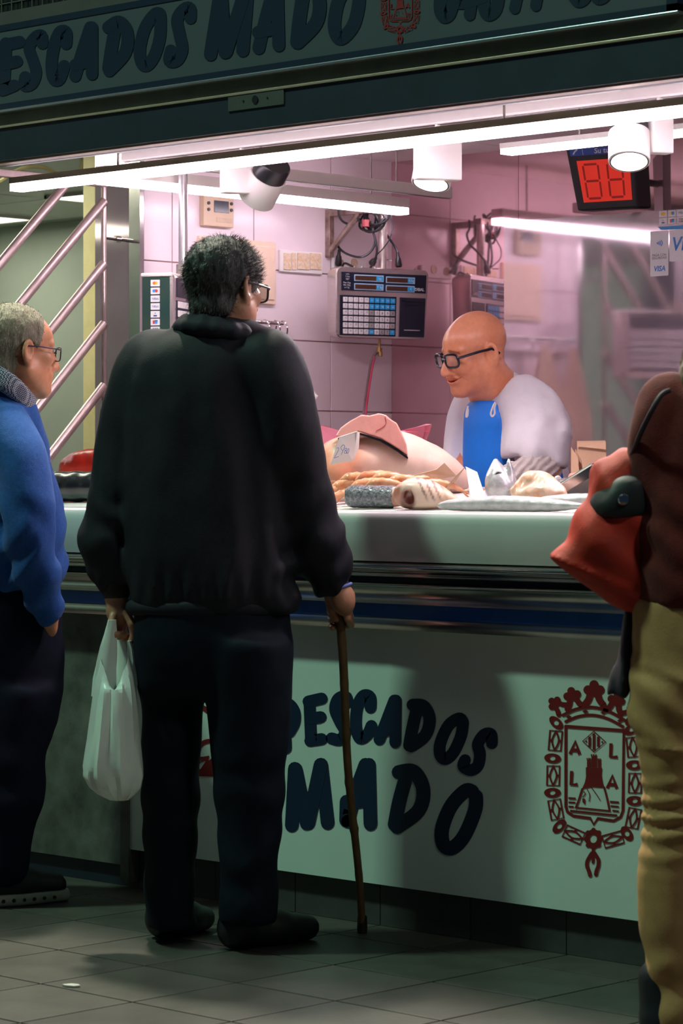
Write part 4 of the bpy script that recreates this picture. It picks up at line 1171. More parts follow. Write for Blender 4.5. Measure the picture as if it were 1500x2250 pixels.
def head_fn(o):
    """head, about 0.235 m tall, chin at z=-0.115, crown at z=+0.120"""
    fat = o.get('fat', 0.0); nose = o.get('nose', 1.0); smile = o.get('smile', 0.0)
    def fn(x, y, z):
        ax = np.abs(x)
        d = sd_ell(x, y, z, (0, -.018, .036), (.074, .095, .084))
        d = smin(d, sd_ell(x, y, z, (0, .028, .030), (.062, .066, .062)), .02)           # forehead
        d = smin(d, sd_ell(x, y, z, (0, .030, -.038), (.057+fat, .056, .070)), .03)       # face
        d = smin(d, sd_cone(ax, y, z, (.052+fat, .000, -.054), (.014, .070, -.094), .022, .022), .028)  # jaw
        d = smin(d, sd_ell(x, y, z, (0, .078, -.096), (.023, .020, .018)), .018)          # chin
        d = smin(d, sd_ell(ax, y, z, (.043, .058, -.014-.004*smile), (.022, .024, .019)), .016)   # cheekbone
        d = smin(d, sd_cone(ax, y, z, (.008, .086, .022), (.046, .070, .024), .0105, .009), .010)    # brow
        d = smax(d, -sd_ell(ax, y, z, (.032, .098, .004), (.019, .020, .012)), .012)      # eye socket
        d = smin(d, sd_ell(ax, y, z, (.032, .071, .004), (.0135, .0135, .0120)), .003)    # eyeball and lids
        d = smin(d, sd_cone(x, y, z, (0, .086, .018), (0, .090+.022*nose, -.030), .0090, .0145), .009)  # nose
        d = smin(d, sd_ell(ax, y, z, (.014, .092+.006*nose, -.034), (.0100, .013, .0090)), .006)        # wing
        d = smin(d, sd_ell(x, y, z, (0, .080, -.060), (.032, .022, .022)), .016)          # muzzle
        if smile: d = smin(d, sd_ell(ax, y, z, (.036, .070, -.030), (.020, .020, .018)), .012)
        zl = z-smile*np.minimum(ax, .035)**2*9
        d = smin(d, sd_ell(x, y, zl, (0, .094, -.0560), (.024+.008*smile, .0100, .0052)), .004)   # lips
        d = smin(d, sd_ell(x, y, zl, (0, .093, -.0690), (.021+.008*smile, .0100, .0064)), .004)
        d = smax(d, -sd_ell(x, y, zl, (0, .103, -.0622), (.027+.012*smile, .013, .0026)), .0022)
        if smile:   # smile folds
            d = smax(d, -(sd_cone(ax, y, z, (.021, .102, -.032), (.046, .080, -.068), .0040, .0040)), .005)
        # ears
        ex, ey, ez = ax-.076, y+.012, z+.004
        e = sd_ell(ex*.94+ey*.30, ey*.94-ex*.30, ez, (0.004, 0, 0), (.0085, .0195, .034))
        e = smax(e, -sd_ell(ex*.94+ey*.30, ey*.94-ex*.30, ez, (.011, .002, .004), (.0075, .0115, .021)), .004)
        e = smin(e, sd_ell(ex, ey, ez, (.002, .004, -.027), (.007, .010, .011)), .006)
        d = smin(d, e, .006)
        return d
    return fn
HEXT = ((-.10, -.125, -.125), (.10, .135, .13))
def to_local(pts, R, c, sc): return ((pts-np.asarray(c))@np.asarray(R))/sc

def strands(pts, nrm, comb, n, ln, wdt, rng, cfun=None, curl=.3):
    """short tapered hair blades rooted on given surface points"""
    V = []; F = []; i = rng.randint(0, len(pts), n)
    for k in i:
        p = pts[k]; d0 = nrm[k]*(.35+.5*rng.rand())+comb(p)*(.6+.6*rng.rand())+rng.randn(3)*curl*.5; d0 /= np.linalg.norm(d0)+1e-9
        l = ln*(.5+rng.rand()); s_ = np.cross(d0, rng.randn(3)); s_ /= np.linalg.norm(s_)+1e-9
        d1 = d0-nrm[k]*.5+rng.randn(3)*curl*.4; d1 /= np.linalg.norm(d1)+1e-9
        m = p+d0*l*.55; e = m+d1*l*.45; b = len(V)
        V += [p-s_*wdt-nrm[k]*.002, p+s_*wdt-nrm[k]*.002, m+s_*wdt*.7, m-s_*wdt*.7, e]
        F += [(b, b+1, b+2, b+3), (b+3, b+2, b+4)]
    return np.array(V), F
def vnormals(pts, Q):
    Q = np.asarray(Q); n = np.cross(pts[Q[:, 2]]-pts[Q[:, 0]], pts[Q[:, 3]]-pts[Q[:, 1]])
    N = np.zeros_like(pts)
    for k in range(4): np.add.at(N, Q[:, k], n)
    return N/(np.linalg.norm(N, axis=1)[:, None]+1e-12)
# ================================================================== PEOPLE
m_skin_old = pm('skin_weathered', (0.46, 0.205, 0.125), 0.48, var=.10, scale=70, bump=.10, bscale=160, attr='Col', sss=.05)
m_skin_fm = pm('skin_tanned', (0.80, 0.315, 0.17), 0.31, var=.08, scale=60, bump=.06, bscale=180, attr='Col', sss=.05)
m_skin_lm = pm('skin_ruddy', (0.60, 0.24, 0.125), 0.45, var=.10, scale=60, bump=.08, bscale=160, attr='Col', sss=.05)
def shrink(rows, k=.022): return [(r[0], r[1], r[2], max(r[3]-k, .02), max(r[4]-k, .02)) for r in rows]
def skin_cols(R, c, sc, brow=(.25, .16, .12), lips=(1.0, .62, .60), stub=None, browz=.026, smile=0.0):
    def f(pts):
        q = to_local(pts, R, c, sc); col_ = np.ones((len(pts), 3)); ax = np.abs(q[:, 0])
        def mixc(mask, cc):
            m = np.clip(mask, 0, 1)[:, None]; col_[:] = col_*(1-m)+np.array(cc)*m
        inb = (np.abs(q) < .16).all(1)
        if stub is not None:
            m = np.clip((.045-np.abs(q[:, 2]+.082))/.02, 0, 1)*np.clip((q[:, 1]-.0)/.03, 0, 1)*inb
            mixc(m*.6, stub)
        zl = q[:, 2]+.0625-smile*np.minimum(ax, .035)**2*9
        mixc(np.clip((.011-np.abs(zl))/.003, 0, 1)*np.clip((.025-ax)/.004, 0, 1)*np.clip((q[:, 1]-.082)/.004, 0, 1)*inb, lips)
        mixc(np.clip((.0022-np.abs(zl))/.0012, 0, 1)*np.clip((.027+.012*smile-ax)/.004, 0, 1)*(q[:, 1] > .06)*inb*.8, (.30, .16, .14))  # shade of the mouth crease painted as a dark line
        if smile:
            tt = np.clip((ax-.021)/.025, 0, 1); ln = np.abs(q[:, 2]+.032+.036*tt)
            mixc(np.clip((.0035-ln)/.002, 0, 1)*((ax > .02) & (ax < .047))*(q[:, 1] > .06)*inb*.35, (.5, .34, .3))  # shade in the smile folds painted into the skin colour
        mixc(np.clip((.0055-np.abs(q[:, 2]-browz-.006*np.cos(ax*60)))/.002, 0, 1)*np.clip((ax-.010)/.004, 0, 1)*np.clip((.050-ax)/.004, 0, 1)*np.clip((q[:, 1]-.05)/.01, 0, 1)*inb*.85, brow)
        e = np.sqrt(((ax-.032)/.012)**2+((q[:, 2]-.004)/.0042)**2)
        mixc(np.clip((1-e)*6, 0, 1)*(q[:, 1] > .07)*inb, (.30, .25, .22))
        mixc(np.clip((.006-np.sqrt((ax-.032)**2+(q[:, 2]-.004)**2))*500, 0, 1)*(q[:, 1] > .078)*inb, (.05, .035, .03))
        return col_
    return f
def glasses(R, c, sc, parent, m_rim, thick, lens_w=.026, lens_h=.019, square=.6, m_lens_=None, y0=.104, name='glasses'):
    """rims, bridge and temples in head coordinates; returns the frame mesh"""
    R = np.asarray(R); c = np.asarray(c)
    W = lambda p: Vector(cw(*(c+sc*(R@np.array(p)))))
    b = MB()
    for s_ in (-1, 1):
        ring = []
        for i in range(28):
            a = 2*math.pi*i/28; ca, sa = math.cos(a), math.sin(a); n = 2+square*2
            rx = lens_w*np.sign(ca)*abs(ca)**(2/n); rz = lens_h*np.sign(sa)*abs(sa)**(2/n)
            xx = s_*.033+rx; ring.append(W((xx, y0-.012*(abs(xx)/.06)**2, .002+rz)))
        b.tube(ring, thick*sc, 8, closed=True)
        x_ = s_*(.033+lens_w)
        b.tube([W(p) for p in ((x_, y0-.011, .010), (s_*.072, y0-.022, .011), (s_*.079, .03, .012), (s_*.082, -.012, .010), (s_*.080, -.035, -.010))], thick*sc*1.15, 8)
    b.tube([W(p) for p in ((-.009, y0, .006), (0, y0+.003, .009), (.009, y0, .006))], thick*sc*1.2, 8)
    fr_ = b.build(name, m_rim, parent, True)
    if m_lens_:
        for s_ in (-1, 1):
            q = MB(); vs_ = []
            for i in range(24):
                a = 2*math.pi*i/24; ca, sa = math.cos(a), math.sin(a); n = 2+square*2
                xx = s_*.033+lens_w*.97*np.sign(ca)*abs(ca)**(2/n); vs_.append(W((xx, y0-.012*(abs(xx)/.06)**2, .002+lens_h*.97*np.sign(sa)*abs(sa)**(2/n))))
            q.add(vs_, [tuple(range(24))]); q.build('lens', m_lens_, fr_)
    return fr_
m_clear = pm('clear_lens', (0.9, 0.9, 0.92), 0.03, alpha=.16)
m_tint = pm('tinted_lens', (0.16, 0.15, 0.08), 0.05, alpha=.55)
def shoe(bd, heel, toe, h=.075, w_=.046):
    heel, toe = np.asarray(heel), np.asarray(toe); d = toe-heel; ln = np.linalg.norm(d); d = d/ln
    z = lambda f, b: np.array([heel[0]+d[0]*ln*f, heel[1]+d[1]*ln*f, b])
    bd.cone(z(.14, .042), z(.55, .040), .042, .044, .02); bd.cone(z(.5, .040), z(.86, .032), .046, .032, .02)
    bd.cone(z(.16, .06), z(.22, .13), .045, .050, .02)
    bd.cut(lambda x, y, z_: -z_+.0005+0*x+0*y)
def finger(bd, pts, r0=.0095, r1=.0075, k=.004):
    pts = [np.asarray(p) for p in pts]; n = len(pts)-1
    for i in range(n): bd.cone(pts[i], pts[i+1], r0+(r1-r0)*i/n, r0+(r1-r0)*(i+1)/n, k)
def smooth_between(z, a, b): return np.clip((z-a)/(b-a), 0, 1)

# ------------------------------------------------------------------ man with the cane (seen from behind)
D = 6.76
mm_ = thing('person', 'man in a black jacket seen from behind, holding a cane and a white bag', 'person', cw(*L(470, 2080, D))*1.0)
mm_.location.z = 0
jac = rows_px([(688,420,548,.060),(705,408,556,.070),(728,372,588,.090),(752,330,612,.105),(785,300,630,.120),(840,284,640,.132),(920,272,646,.138),(1020,262,650,.145),(1120,258,656,.15),(1220,258,662,.152),(1285,266,664,.150),(1325,272,664,.142),(1342,280,655,.132)], D)
legs_hip = rows_px([(1290,288,640,.13),(1340,288,640,.135),(1400,290,640,.138),(1450,296,638,.132),(1500,302,636,.115),(1530,308,634,.095)], D)
legL = rows_px([(1400,292,470,.105),(1480,300,462,.10),(1560,310,446,.092),(1700,313,441,.082),(1765,312,437,.085),(1850,317,432,.078),(1950,320,424,.076),(2010,321,428,.078),(2040,322,440,.080)], D+.06)
legR = rows_px([(1400,446,640,.115),(1480,444,641,.112),(1560,454,640,.10),(1640,462,632,.092),(1700,467,624,.086),(1760,474,622,.088),(1850,481,612,.082),(1950,484,606,.080),(2030,480,610,.085)], D-.05)
RH = basis(37, -6, 2); cH = L(494, 636, D+.01); sH = 1.0
fineH = (cH-.135, cH+.135, .0042)
wr = L(742, 1292, D+.06); wl_ = L(258, 1322, D+.02)
fineR = (wr-np.array([.06, .06, .13]), wr+np.array([.07, .06, .05]), .0048); fineL = (wl_-np.array([.05, .05, .13]), wl_+np.array([.07, .05, .05]), .0048)
bd = Body(L(150, 2100, D)-np.array([.05, .30, .05]), L(820, 500, D)+np.array([.05, .35, .03]), .02, [fineH, fineR, fineL])
bd.loft(shrink(jac, .03)); bd.loft(shrink(legs_hip, .03)); bd.loft(shrink(legL, .03)); bd.loft(shrink(legR, .03))
bd.group(head_fn({'fat': .004}), RH, cH, sH, HEXT, .012)
bd.cone(L(498, 680, D+.005), L(480, 745, D), .060, .066, .03)
aL = [(L(330, 800, D+.06), .058), (L(262, 1060, D+.05), .042), (L(236, 1165, D+.05), .038), (L(254, 1300, D+.03), .030)]
aR = [(L(600, 805, D-.06), .058), (L(655, 1040, D-.03), .042), (L(688, 1170, D+.02), .038), (L(734, 1278, D+.055), .030)]
bd.chain(aL, .02); bd.chain(aR, .02)
# right hand closed on the cane
CT, CB = L(738, 1282, D+.085), L(794, 2048, 6.96)
cax = (CB-CT)/np.linalg.norm(CB-CT)
def cane_at(py): t_ = (py-1282)/(2048-1282); return CT+(CB-CT)*t_
bd.cone(L(736, 1280, D+.055), L(752, 1322, D+.055), .027, .030, .015)
bd.ell(L(757, 1318, D+.055), (.024, .026, .040), .012)
for i, py in enumerate((1316, 1334, 1352, 1369)):
    o = cane_at(py); k_ = L(772-i*3, py-10, D+.06)
    finger(bd, [k_, o+np.array([.030, .022, -.004]), o+np.array([.004, .030, -.008]), o+np.array([-.020, .014, -.010]), o+np.array([-.016, -.012, -.010])], .0098, .0080)
finger(bd, [L(738, 1302, D+.045), cane_at(1312)+np.array([-.022, -.014, 0]), cane_at(1338)+np.array([-.018, -.018, 0]), cane_at(1358)+np.array([-.006, -.022, 0])], .0115, .009)
# left hand hooked through the bag handles
hb = L(266, 1372, D+.02)
bd.cone(L(254, 1300, D+.03), L(258, 1340, D+.025), .026, .028, .014); bd.ell(L(260, 1350, D+.025), (.026, .022, .040), .012)
for i in range(4):
    o = L(252+i*9, 1372+i*3, D-.012+i*.018)
    finger(bd, [o+np.array([-.006, .01, .018]), o+np.array([-.012, .0, -.008]), o+np.array([.0, -.008, -.026]), o+np.array([.016, .002, -.022])], .0095, .0078)
finger(bd, [L(276, 1345, D), L(290, 1372, D-.01), L(294, 1398, D-.005), L(286, 1412, D)], .011, .0085)
sk = skin_cols(RH, cH, sH)
body_mm = bd.mesh('body', m_skin_old, mm_, sk)
# hair: short shell plus strands, grey at the temples
m_hair = pm('dark_hair', (0.008, 0.0075, 0.008), 0.6, c2=(0.022, 0.020, 0.021), scale=120, stretch=(1, 1, .25), attr='Col', bump=.6, bscale=260)
def hair_shell(R, c, sc, rule, thick, res=.0042, seed=1.0, rough=.004):
    h = Body(np.asarray(c)-.14*sc, np.asarray(c)+.15*sc, res)
    def fn(x, y, z):
        d = sd_ell(x, y, z, (0, -.018, .036), (.074+thick, .095+thick, .084+thick))
        d = smin(d, sd_ell(x, y, z, (0, .028, .030), (.062+thick*.6, .066+thick*.3, .062+thick)), .02)
        d = smin(d, sd_ell(x, y, z, (0, -.045, -.045), (.056+thick*.4, .050+thick*.5, .055)), .02)
        d = d+rough*vnoise(x*85+seed, y*85, z*38)+rough*.6*vnoise(x*190, y*190+seed, z*70)
        return smax(d, rule(np.abs(x), y, z), .008)
    h.group(fn, R, c, sc, ((-.11, -.135, -.12), (.11, .12, .14)), .002)
    return h.net()
def rule_mm(ax, y, z):
    # keep above a line sloping from the nape to the temples
    line = np.where(y < -.02, -.078, -.078+(y+.02)*1.25)
    r1 = line-z
    r2 = (y-.070)+np.clip(.06-z, 0, .1)*.3
    ear = .026-np.sqrt((y+.006)**2*1.2+(z+.012)**2)+np.clip((.058-ax), 0, 1)*4
    return np.maximum(np.maximum(r1, r2), np.where(ax > .055, ear, -1))
hp, hq = hair_shell(RH, cH, 1.0, rule_mm, .0105)
def hair_col(pts):
    q = to_local(pts, RH, cH, 1.0); g = np.clip((q[:, 1]+.03)/.06, 0, 1)*np.clip((np.abs(q[:, 0])-.02)/.03, 0, 1)
    g = np.clip(g+np.clip((-.03-q[:, 2])/.04, 0, .25), 0, 1); return 1+g[:, None]*np.array([9, 8.6, 8.4])
hair = to_obj('hair', hp, hq.tolist(), m_hair, mm_, hair_col(hp))
rng = np.random.RandomState(3); hn = vnormals(hp, hq)
RHa = np.asarray(RH)
def comb_mm(p):
    q = to_local(p[None], RH, cH, 1.0)[0]
    return RHa@(np.array([.2*np.sign(q[0]), -.75 if q[2] > .0 else -.4, -.35-(.5 if q[1] < -.06 else 0)]))
sv, sf = strands(hp, hn, comb_mm, 5200, .013, .0005, rng)
to_obj('loose_hair', sv, sf, m_hair, mm_, hair_col(sv))
ql = to_local(hp, RH, cH, 1.0); sel = np.nonzero((ql[:, 0] > .02) & (ql[:, 1] > -.02) & (ql[:, 2] > .01))[0]
sv, sf = strands(hp[sel], hn[sel], lambda p: RHa@np.array([.7, -.1, .35]), 1500, .017, .00045, rng, curl=.5)
to_obj('loose_hair', sv, sf, m_hair, mm_, hair_col(sv)*1.2)
glasses(RH, cH, sH, mm_, m_black, .0028, .027, .021, .9, m_tint, .108, 'glasses')
# jacket
m_jacket = pm('black_jacket', (0.0115, 0.0110, 0.0165), 0.7, var=.15, scale=60, bump=.10, bscale=220, spec=.2)
j = Body(L(150, 1380, D)-np.array([.02, .30, .02]), L(800, 660, D)+np.array([.02, .35, .02]), .0105)
j.loft(jac, .03)
sL = [(L(335, 790, D+.05), .075), (L(300, 880, D+.05), .068), (L(280, 980, D+.05), .063), (L(262, 1080, D+.045), .062), (L(240, 1165, D+.045), .060), (L(236, 1200, D+.045), .058), (L(250, 1258, D+.035), .044)]
sR = [(L(585, 790, D-.05), .078), (L(618, 870, D-.06), .070), (L(640, 960, D-.05), .066), (L(658, 1060, D-.03), .062), (L(676, 1140, D-.01), .060), (L(696, 1205, D+.015), .060), (L(712, 1245, D+.035), .050), (L(722, 1268, D+.045), .038)]
j.chain(sL, .035); j.chain(sR, .035)
def jfold(x, y, z):
    px = (x/D)*FPX+750; py = HZ-(z-CAM.z)/D*FPX
    f = .0045*np.sin(px*.050+.9*vnoise(x*7, y*7, z*3)*3)*smooth_between(py, 760, 900)
    f += .006*fbm(x*9, y*9, z*4.5)
    arm = np.where(px > 610, 1.0, 0)*smooth_between(py, 960, 1180)
    f += arm*.0055*np.sin((py*.062+px*.045)+2.5*vnoise(x*14, y*14, z*9))
    arm2 = np.where(px < 290, 1.0, 0)*smooth_between(py, 980, 1180)
    f += arm2*.004*np.sin((py*.06-px*.05)+2.5*vnoise(x*14, y*14, z*9))
    f += .004*np.sin(px*.16)*smooth_between(py, 1230, 1290)*(py < 1316)   # gathers above the waistband
    return f
j.disp(jfold)
j.mesh('jacket', m_jacket, mm_)
cu = Body(L(690, 1300, D+.05)-.06, L(760, 1250, D+.05)+.06, .006)
cu.cone(L(718, 1258, D+.048), L(735, 1284, D+.056), .040, .036, .005)
cu.disp(lambda x, y, z: .0012*np.sin((x*.55+z)*1500))
cu.mesh('cuff', pm('rib_knit', (0.030, 0.018, 0.012), 0.8, var=.2), mm_)
cu = Body(L(225, 1320, D+.03)-.06, L(285, 1240, D+.03)+.06, .006)
cu.cone(L(249, 1252, D+.036), L(255, 1300, D+.030), .042, .035, .005)
cu.mesh('cuff', pm('rib_knit', (0.030, 0.018, 0.012), 0.8), mm_)
hm = Body(L(240, 1370, D)-np.array([0, .22, 0]), L(700, 1290, D)+np.array([0, .22, .02]), .0085)
hm.loft(rows_px([(1312,274,662,.146),(1338,277,658,.142),(1352,282,650,.136)], D), .01); hm.disp(lambda x, y, z: .0010*np.sin(x*700)+.002*vnoise(x*12, y*12, z*9))
hm.mesh('waistband', m_jacket, mm_)
co = Body(L(370, 760, D)-.12, L(590, 660, D)+.13, .006)
cpts = []
for i in range(17):
    a = 2*math.pi*i/16; cpts.append((L(480, 716, D)+np.array([.086*math.cos(a), .086*math.sin(a), .020*-math.cos(a-.6)-.006]), .0125))
co.chain(cpts, .012, 1); co.chain([(p+np.array([(p[0]-L(480, 716, D)[0])*.12, (p[1]-D)*.12, -.020]), .019) for p, r in cpts], .012, 1)
co.disp(lambda x, y, z: .002*fbm(x*20, y*20, z*20))
co.mesh('collar', m_jacket, mm_)
# trousers and shoes
m_trous = pm('black_trousers', (0.0026, 0.0058, 0.0120), 0.8, var=.15, scale=50, bump=.08, bscale=240, spec=.15)
tr = Body(L(250, 2110, D)-np.array([0, .25, 0]), L(680, 1270, D)+np.array([.02, .3, .02]), .0105)
tr.loft(legs_hip, .03); tr.loft(legL, .02); tr.loft(legR, .02)
tr.disp(lambda x, y, z: .0045*fbm(x*8, y*8, z*6)+.003*np.sin(z*46+3*vnoise(x*8, y*8, z*8))*np.clip((.62-z)/.25, 0, 1))
tr.mesh('trousers', m_trous, mm_)
m_shoe = pm('black_shoe', (0.006, 0.007, 0.011), 0.5, var=.2, bump=.05)
for hl, te in (((340, 2064, 6.86), (462, 2036, 7.02)), ((484, 2086, 6.70), (704, 2060, 6.88))):
    s_ = Body(L(hl[0], hl[1], hl[2])-np.array([.09, .12, .06]), L(te[0], te[1]-110, te[2])+np.array([.10, .12, .05]), .0075)
    A, B = L(*hl), L(*te); shoe(s_, A, B); s_.mesh('shoe', m_shoe, mm_)
# wristband
wc = L(744, 1292, D+.056); ax_ = np.array([.35, 0, -.94]); u_ = np.array([.94, 0, .35]); v_ = np.array([0, 1, 0])
MB().tube([cw(*(wc+u_*.032*math.cos(a)+v_*.031*math.sin(a))) for a in [2*math.pi*i/24 for i in range(24)]], .0042, 8, closed=True).build('wristband', pm('blue_band_cloth', (0.10, 0.14, 0.42), 0.6), mm_, True)

# cane: bamboo with nodes and a rubber tip
cn_ = thing('walking_cane', 'bamboo walking cane held upright in front of the lettered panel', 'cane', cw(CB[0], CB[1], 0))
m_bamboo = pm('bamboo', (0.085, 0.042, 0.014), 0.45, c2=(0.16, 0.085, 0.030), scale=26)
pts_, rr = [], []
nodes = [.16, .29, .43, .57, .70, .84]
for i in range(61):
    f = i/60; p = CT+(CB-CT)*f; p = p+np.array([.004*math.sin(f*9), 0, 0]); pts_.append(cw(*p))
    rr.append(.0118-.0022*f+sum(.0022*math.exp(-((f-n)/.006)**2) for n in nodes))
MB().tube(pts_, rr, 12).build('shaft', m_bamboo, cn_, True)
MB().lathe([(0, .0125), (.012, .0135), (.04, .0125), (.045, .0105)], Vector((pts_[-1].x, pts_[-1].y, 0.0)), UP, 14).build('rubber_tip', m_black, cn_, True)
MB().tube(spline([cw(*(CT+np.array([.004, 0, .004]))), cw(*(CT+np.array([-.004, .0, .024]))), cw(*(CT+np.array([-.030, .01, .034]))), cw(*(CT+np.array([-.052, .018, .020])))], 5), .0125, 12).build('handle', m_bamboo, cn_, True)

# plastic carrier bag in the left hand
bg_ = thing('carrier_bag', 'white plastic carrier bag hanging from the left hand of the man with the cane', 'bag', cw(*L(250, 1760, D)))
m_plastic = pm('white_plastic_film', (0.84, 0.88, 0.82), 0.34, var=.06, scale=8, bump=.15, bscale=30, trans=.10)
prof = [(1372,238,264),(1400,231,272),(1440,222,283),(1480,214,294),(1520,207,299),(1560,202,303),(1620,194,308),(1680,183,314),(1705,182,315),(1730,196,310),(1745,215,300),(1757,240,284)]
def bag_ring(py, x0, x1, depth, n, f):
    r = []
    for i in range(n):
        a = 2*math.pi*i/n; cx = (x0+x1)/2; hw = (x1-x0)/2
        pl1 = 1+.085*math.sin(9*a+1.2*math.sin(f*5))*(1-abs(f-.4)*.9)+.045*math.sin(16*a+f*4)
        px = cx+hw*math.cos(a)*(pl1 if abs(math.cos(a)) < .93 else 1)
        dip = 75*(1-abs(math.cos(a))**1.5)*max(0, 1-f*5)
        p = L(px, py+dip, D-.02); p[1] += depth*math.sin(a)*pl1
        r.append(cw(*p))
    return r
b = MB(); n = 44; vs_ = []; dense = []
for (y0, a0, b0), (y1, a1, b1) in zip(prof[2:-1], prof[3:]):
    for k in range(4):
        t_ = k/4; dense.append((y0+(y1-y0)*t_, a0+(a1-a0)*t_, b0+(b1-b0)*t_))
dense.append(prof[-1])
for i, (py, x0, x1) in enumerate(dense):
    f = i/(len(dense)-1); vs_ += bag_ring(py, x0, x1, .062*math.sin(.5+f*2.2)*1.05, n, f)
m_ = len(dense)
b.add(vs_, [(i*n+k, i*n+(k+1) % n, (i+1)*n+(k+1) % n, (i+1)*n+k) for i in range(m_-1) for k in range(n)]+[tuple(range((m_-1)*n, m_*n))])
b.build('sack', m_plastic, bg_, True)
def strap(pts, ws, th=.010, dd=0.0):
    """flat gathered strap following pixel points"""
    q = MB(); c4 = [L(x, y, D-.02+dd+(z if True else 0)) for x, y, z in pts]; vs = []; seg = 14
    for i, p in enumerate(c4):
        for k in range(seg):
            a = 2*math.pi*k/seg; rr_ = 1+.12*math.sin(5*a+i)
            vs.append(cw(*(p+np.array([ws[i]*math.cos(a)*rr_, th*(1+ws[i]*10)*math.sin(a)*rr_, 0]))))
    q.add(vs, [(i*seg+k, i*seg+(k+1) % seg, (i+1)*seg+(k+1) % seg, (i+1)*seg+k) for i in range(len(c4)-1) for k in range(seg)]+[tuple(range(seg)), tuple(range((len(c4)-1)*seg, len(c4)*seg))])
    return q.build('handle_strap', m_plastic, bg_, True)
strap([(246,1362,0),(243,1385,0),(238,1420,0),(234,1455,0),(231,1490,0),(230,1530,.0)], [.010, .014, .020, .025, .028, .030])
strap([(284,1408,.01),(288,1425,.01),(290,1450,.01),(289,1480,.01),(284,1510,.01),(280,1535,.01)], [.006, .009, .013, .018, .020, .02], .012)
strap([(262,1372,.05),(268,1400,.05),(274,1440,.045),(272,1480,.04),(262,1520,.03)], [.008, .014, .020, .028, .032], .010)

# ------------------------------------------------------------------ older man in the blue sweater
D = 7.44
lm_ = thing('person', 'older man in a blue sweater at the left edge, hand in his trouser pocket', 'person', cw(*L(20, 1985, D)))
lm_.location.z = 0
RL = basis(57, -5, 0); cL = L(40, 772, D); sL_ = 1.04
swt = rows_px([(858,-62,56,.085),(880,-95,76,.11),(910,-120,88,.125),(960,-135,102,.135),(1020,-145,118,.14),(1070,-150,131,.15),(1120,-150,141,.155),(1180,-150,148,.16),(1230,-148,147,.16),(1280,-142,141,.155),(1304,-136,130,.148)], D)
hipL = rows_px([(1270,-130,134,.14),(1340,-135,137,.145),(1420,-135,137,.14),(1500,-130,135,.125),(1560,-125,127,.11),(1590,-120,120,.09)], D)
fl_ = rows_px([(1500,-40,135,.11),(1560,-60,127,.105),(1620,-72,112,.10),(1652,-76,100,.098),(1672,-76,101,.098),(1710,-74,101,.094),(1780,-76,90,.088),(1850,-80,75,.084),(1900,-82,62,.08),(1945,-86,52,.08)], D-.03)
bk_ = rows_px([(1500,-130,40,.11),(1600,-140,20,.10),(1750,-150,-10,.09),(1900,-160,-30,.08),(1945,-165,-40,.08)], D+.10)
bl_ = Body(L(-190, 2000, D)-np.array([.03, .3, .03]), L(190, 655, D)+np.array([.03, .3, .03]), .02, [(cL-.14, cL+.14, .0044)])
for r in (swt, hipL, fl_, bk_): bl_.loft(shrink(r, .03))
bl_.group(head_fn({'fat': .006, 'nose': .9}), RL, cL, sL_, HEXT, .012)
bl_.cone(L(30, 815, D), L(-2, 890, D+.01), .062, .070, .03)
bl_.chain([(L(16, 950, D-.09), .04), (L(60, 1150, D-.165), .036), (L(92, 1290, D-.14), .031), (L(106, 1350, D-.12), .027)], .02)
bl_.cone(L(103, 1335, D-.12), L(115, 1388, D-.112), .029, .015, .015)
for i in range(4):
    o = L(98+i*4, 1384, D-.065+i*.014); finger(bl_, [o, o+np.array([.006, 0, -.03]), o+np.array([.010, .01, -.06])], .0095, .008)
finger(bl_, [L(104, 1362, D-.08), L(104, 1385, D-.06), L(104, 1405, D-.05)], .011, .009)
bl_.mesh('body', m_skin_lm, lm_, skin_cols(RL, cL, sL_, (.8, .75, .7)))
m_grey = pm('grey_hair', (0.15, 0.12, 0.085), 0.7, c2=(0.32, 0.265, 0.195), scale=140, stretch=(1, 1, .3), attr='Col', bump=.5, bscale=260)
def rule_lm(ax, y, z):
    line = np.where(y < -.03, -.070, -.070+(y+.03)*1.5)
    ear = .030-np.sqrt((y+.006)**2*1.1+(z+.010)**2)
    r2 = (y-.050)+np.clip(.10-z, 0, .1)*.25
    return np.maximum(np.maximum(line-z, r2), np.where(ax > .05, ear, -1))
hp, hq = hair_shell(RL, cL, sL_, rule_lm, .0055, rough=.0022, seed=4.0)
to_obj('hair', hp, hq.tolist(), m_grey, lm_, np.ones((len(hp), 3)))
hn = vnormals(hp, hq); RLa = np.asarray(RL)
sv, sf = strands(hp, hn, lambda p: RLa@np.array([0, -.5, -.5]), 5000, .008, .00045, rng)
to_obj('loose_hair', sv, sf, m_grey, lm_, np.ones((len(sv), 3))*1.2)
glasses(RL, cL, sL_, lm_, pm('purple_metal', (0.045, 0.025, 0.06), 0.3, .5), .0017, .026, .018, .9, m_clear, .106)
m_sweat = pm('blue_wool', (0.022, 0.085, 0.300), 0.85, var=.18, scale=90, bump=.25, bscale=420, sheen=.06, spec=.2)
sw = Body(L(-200, 1370, D)-np.array([.03, .34, .02]), L(190, 850, D)+np.array([.03, .3, .03]), .0095)
sw.loft(swt, .02)
armL = [(L(14, 940, D-.11), .066), (L(44, 1000, D-.145), .068), (L(60, 1080, D-.17), .067), (L(62, 1150, D-.175), .065), (L(70, 1215, D-.17), .060), (L(86, 1275, D-.15), .052), (L(99, 1322, D-.135), .042), (L(104, 1342, D-.128), .036)]
sw.chain(armL, .014)
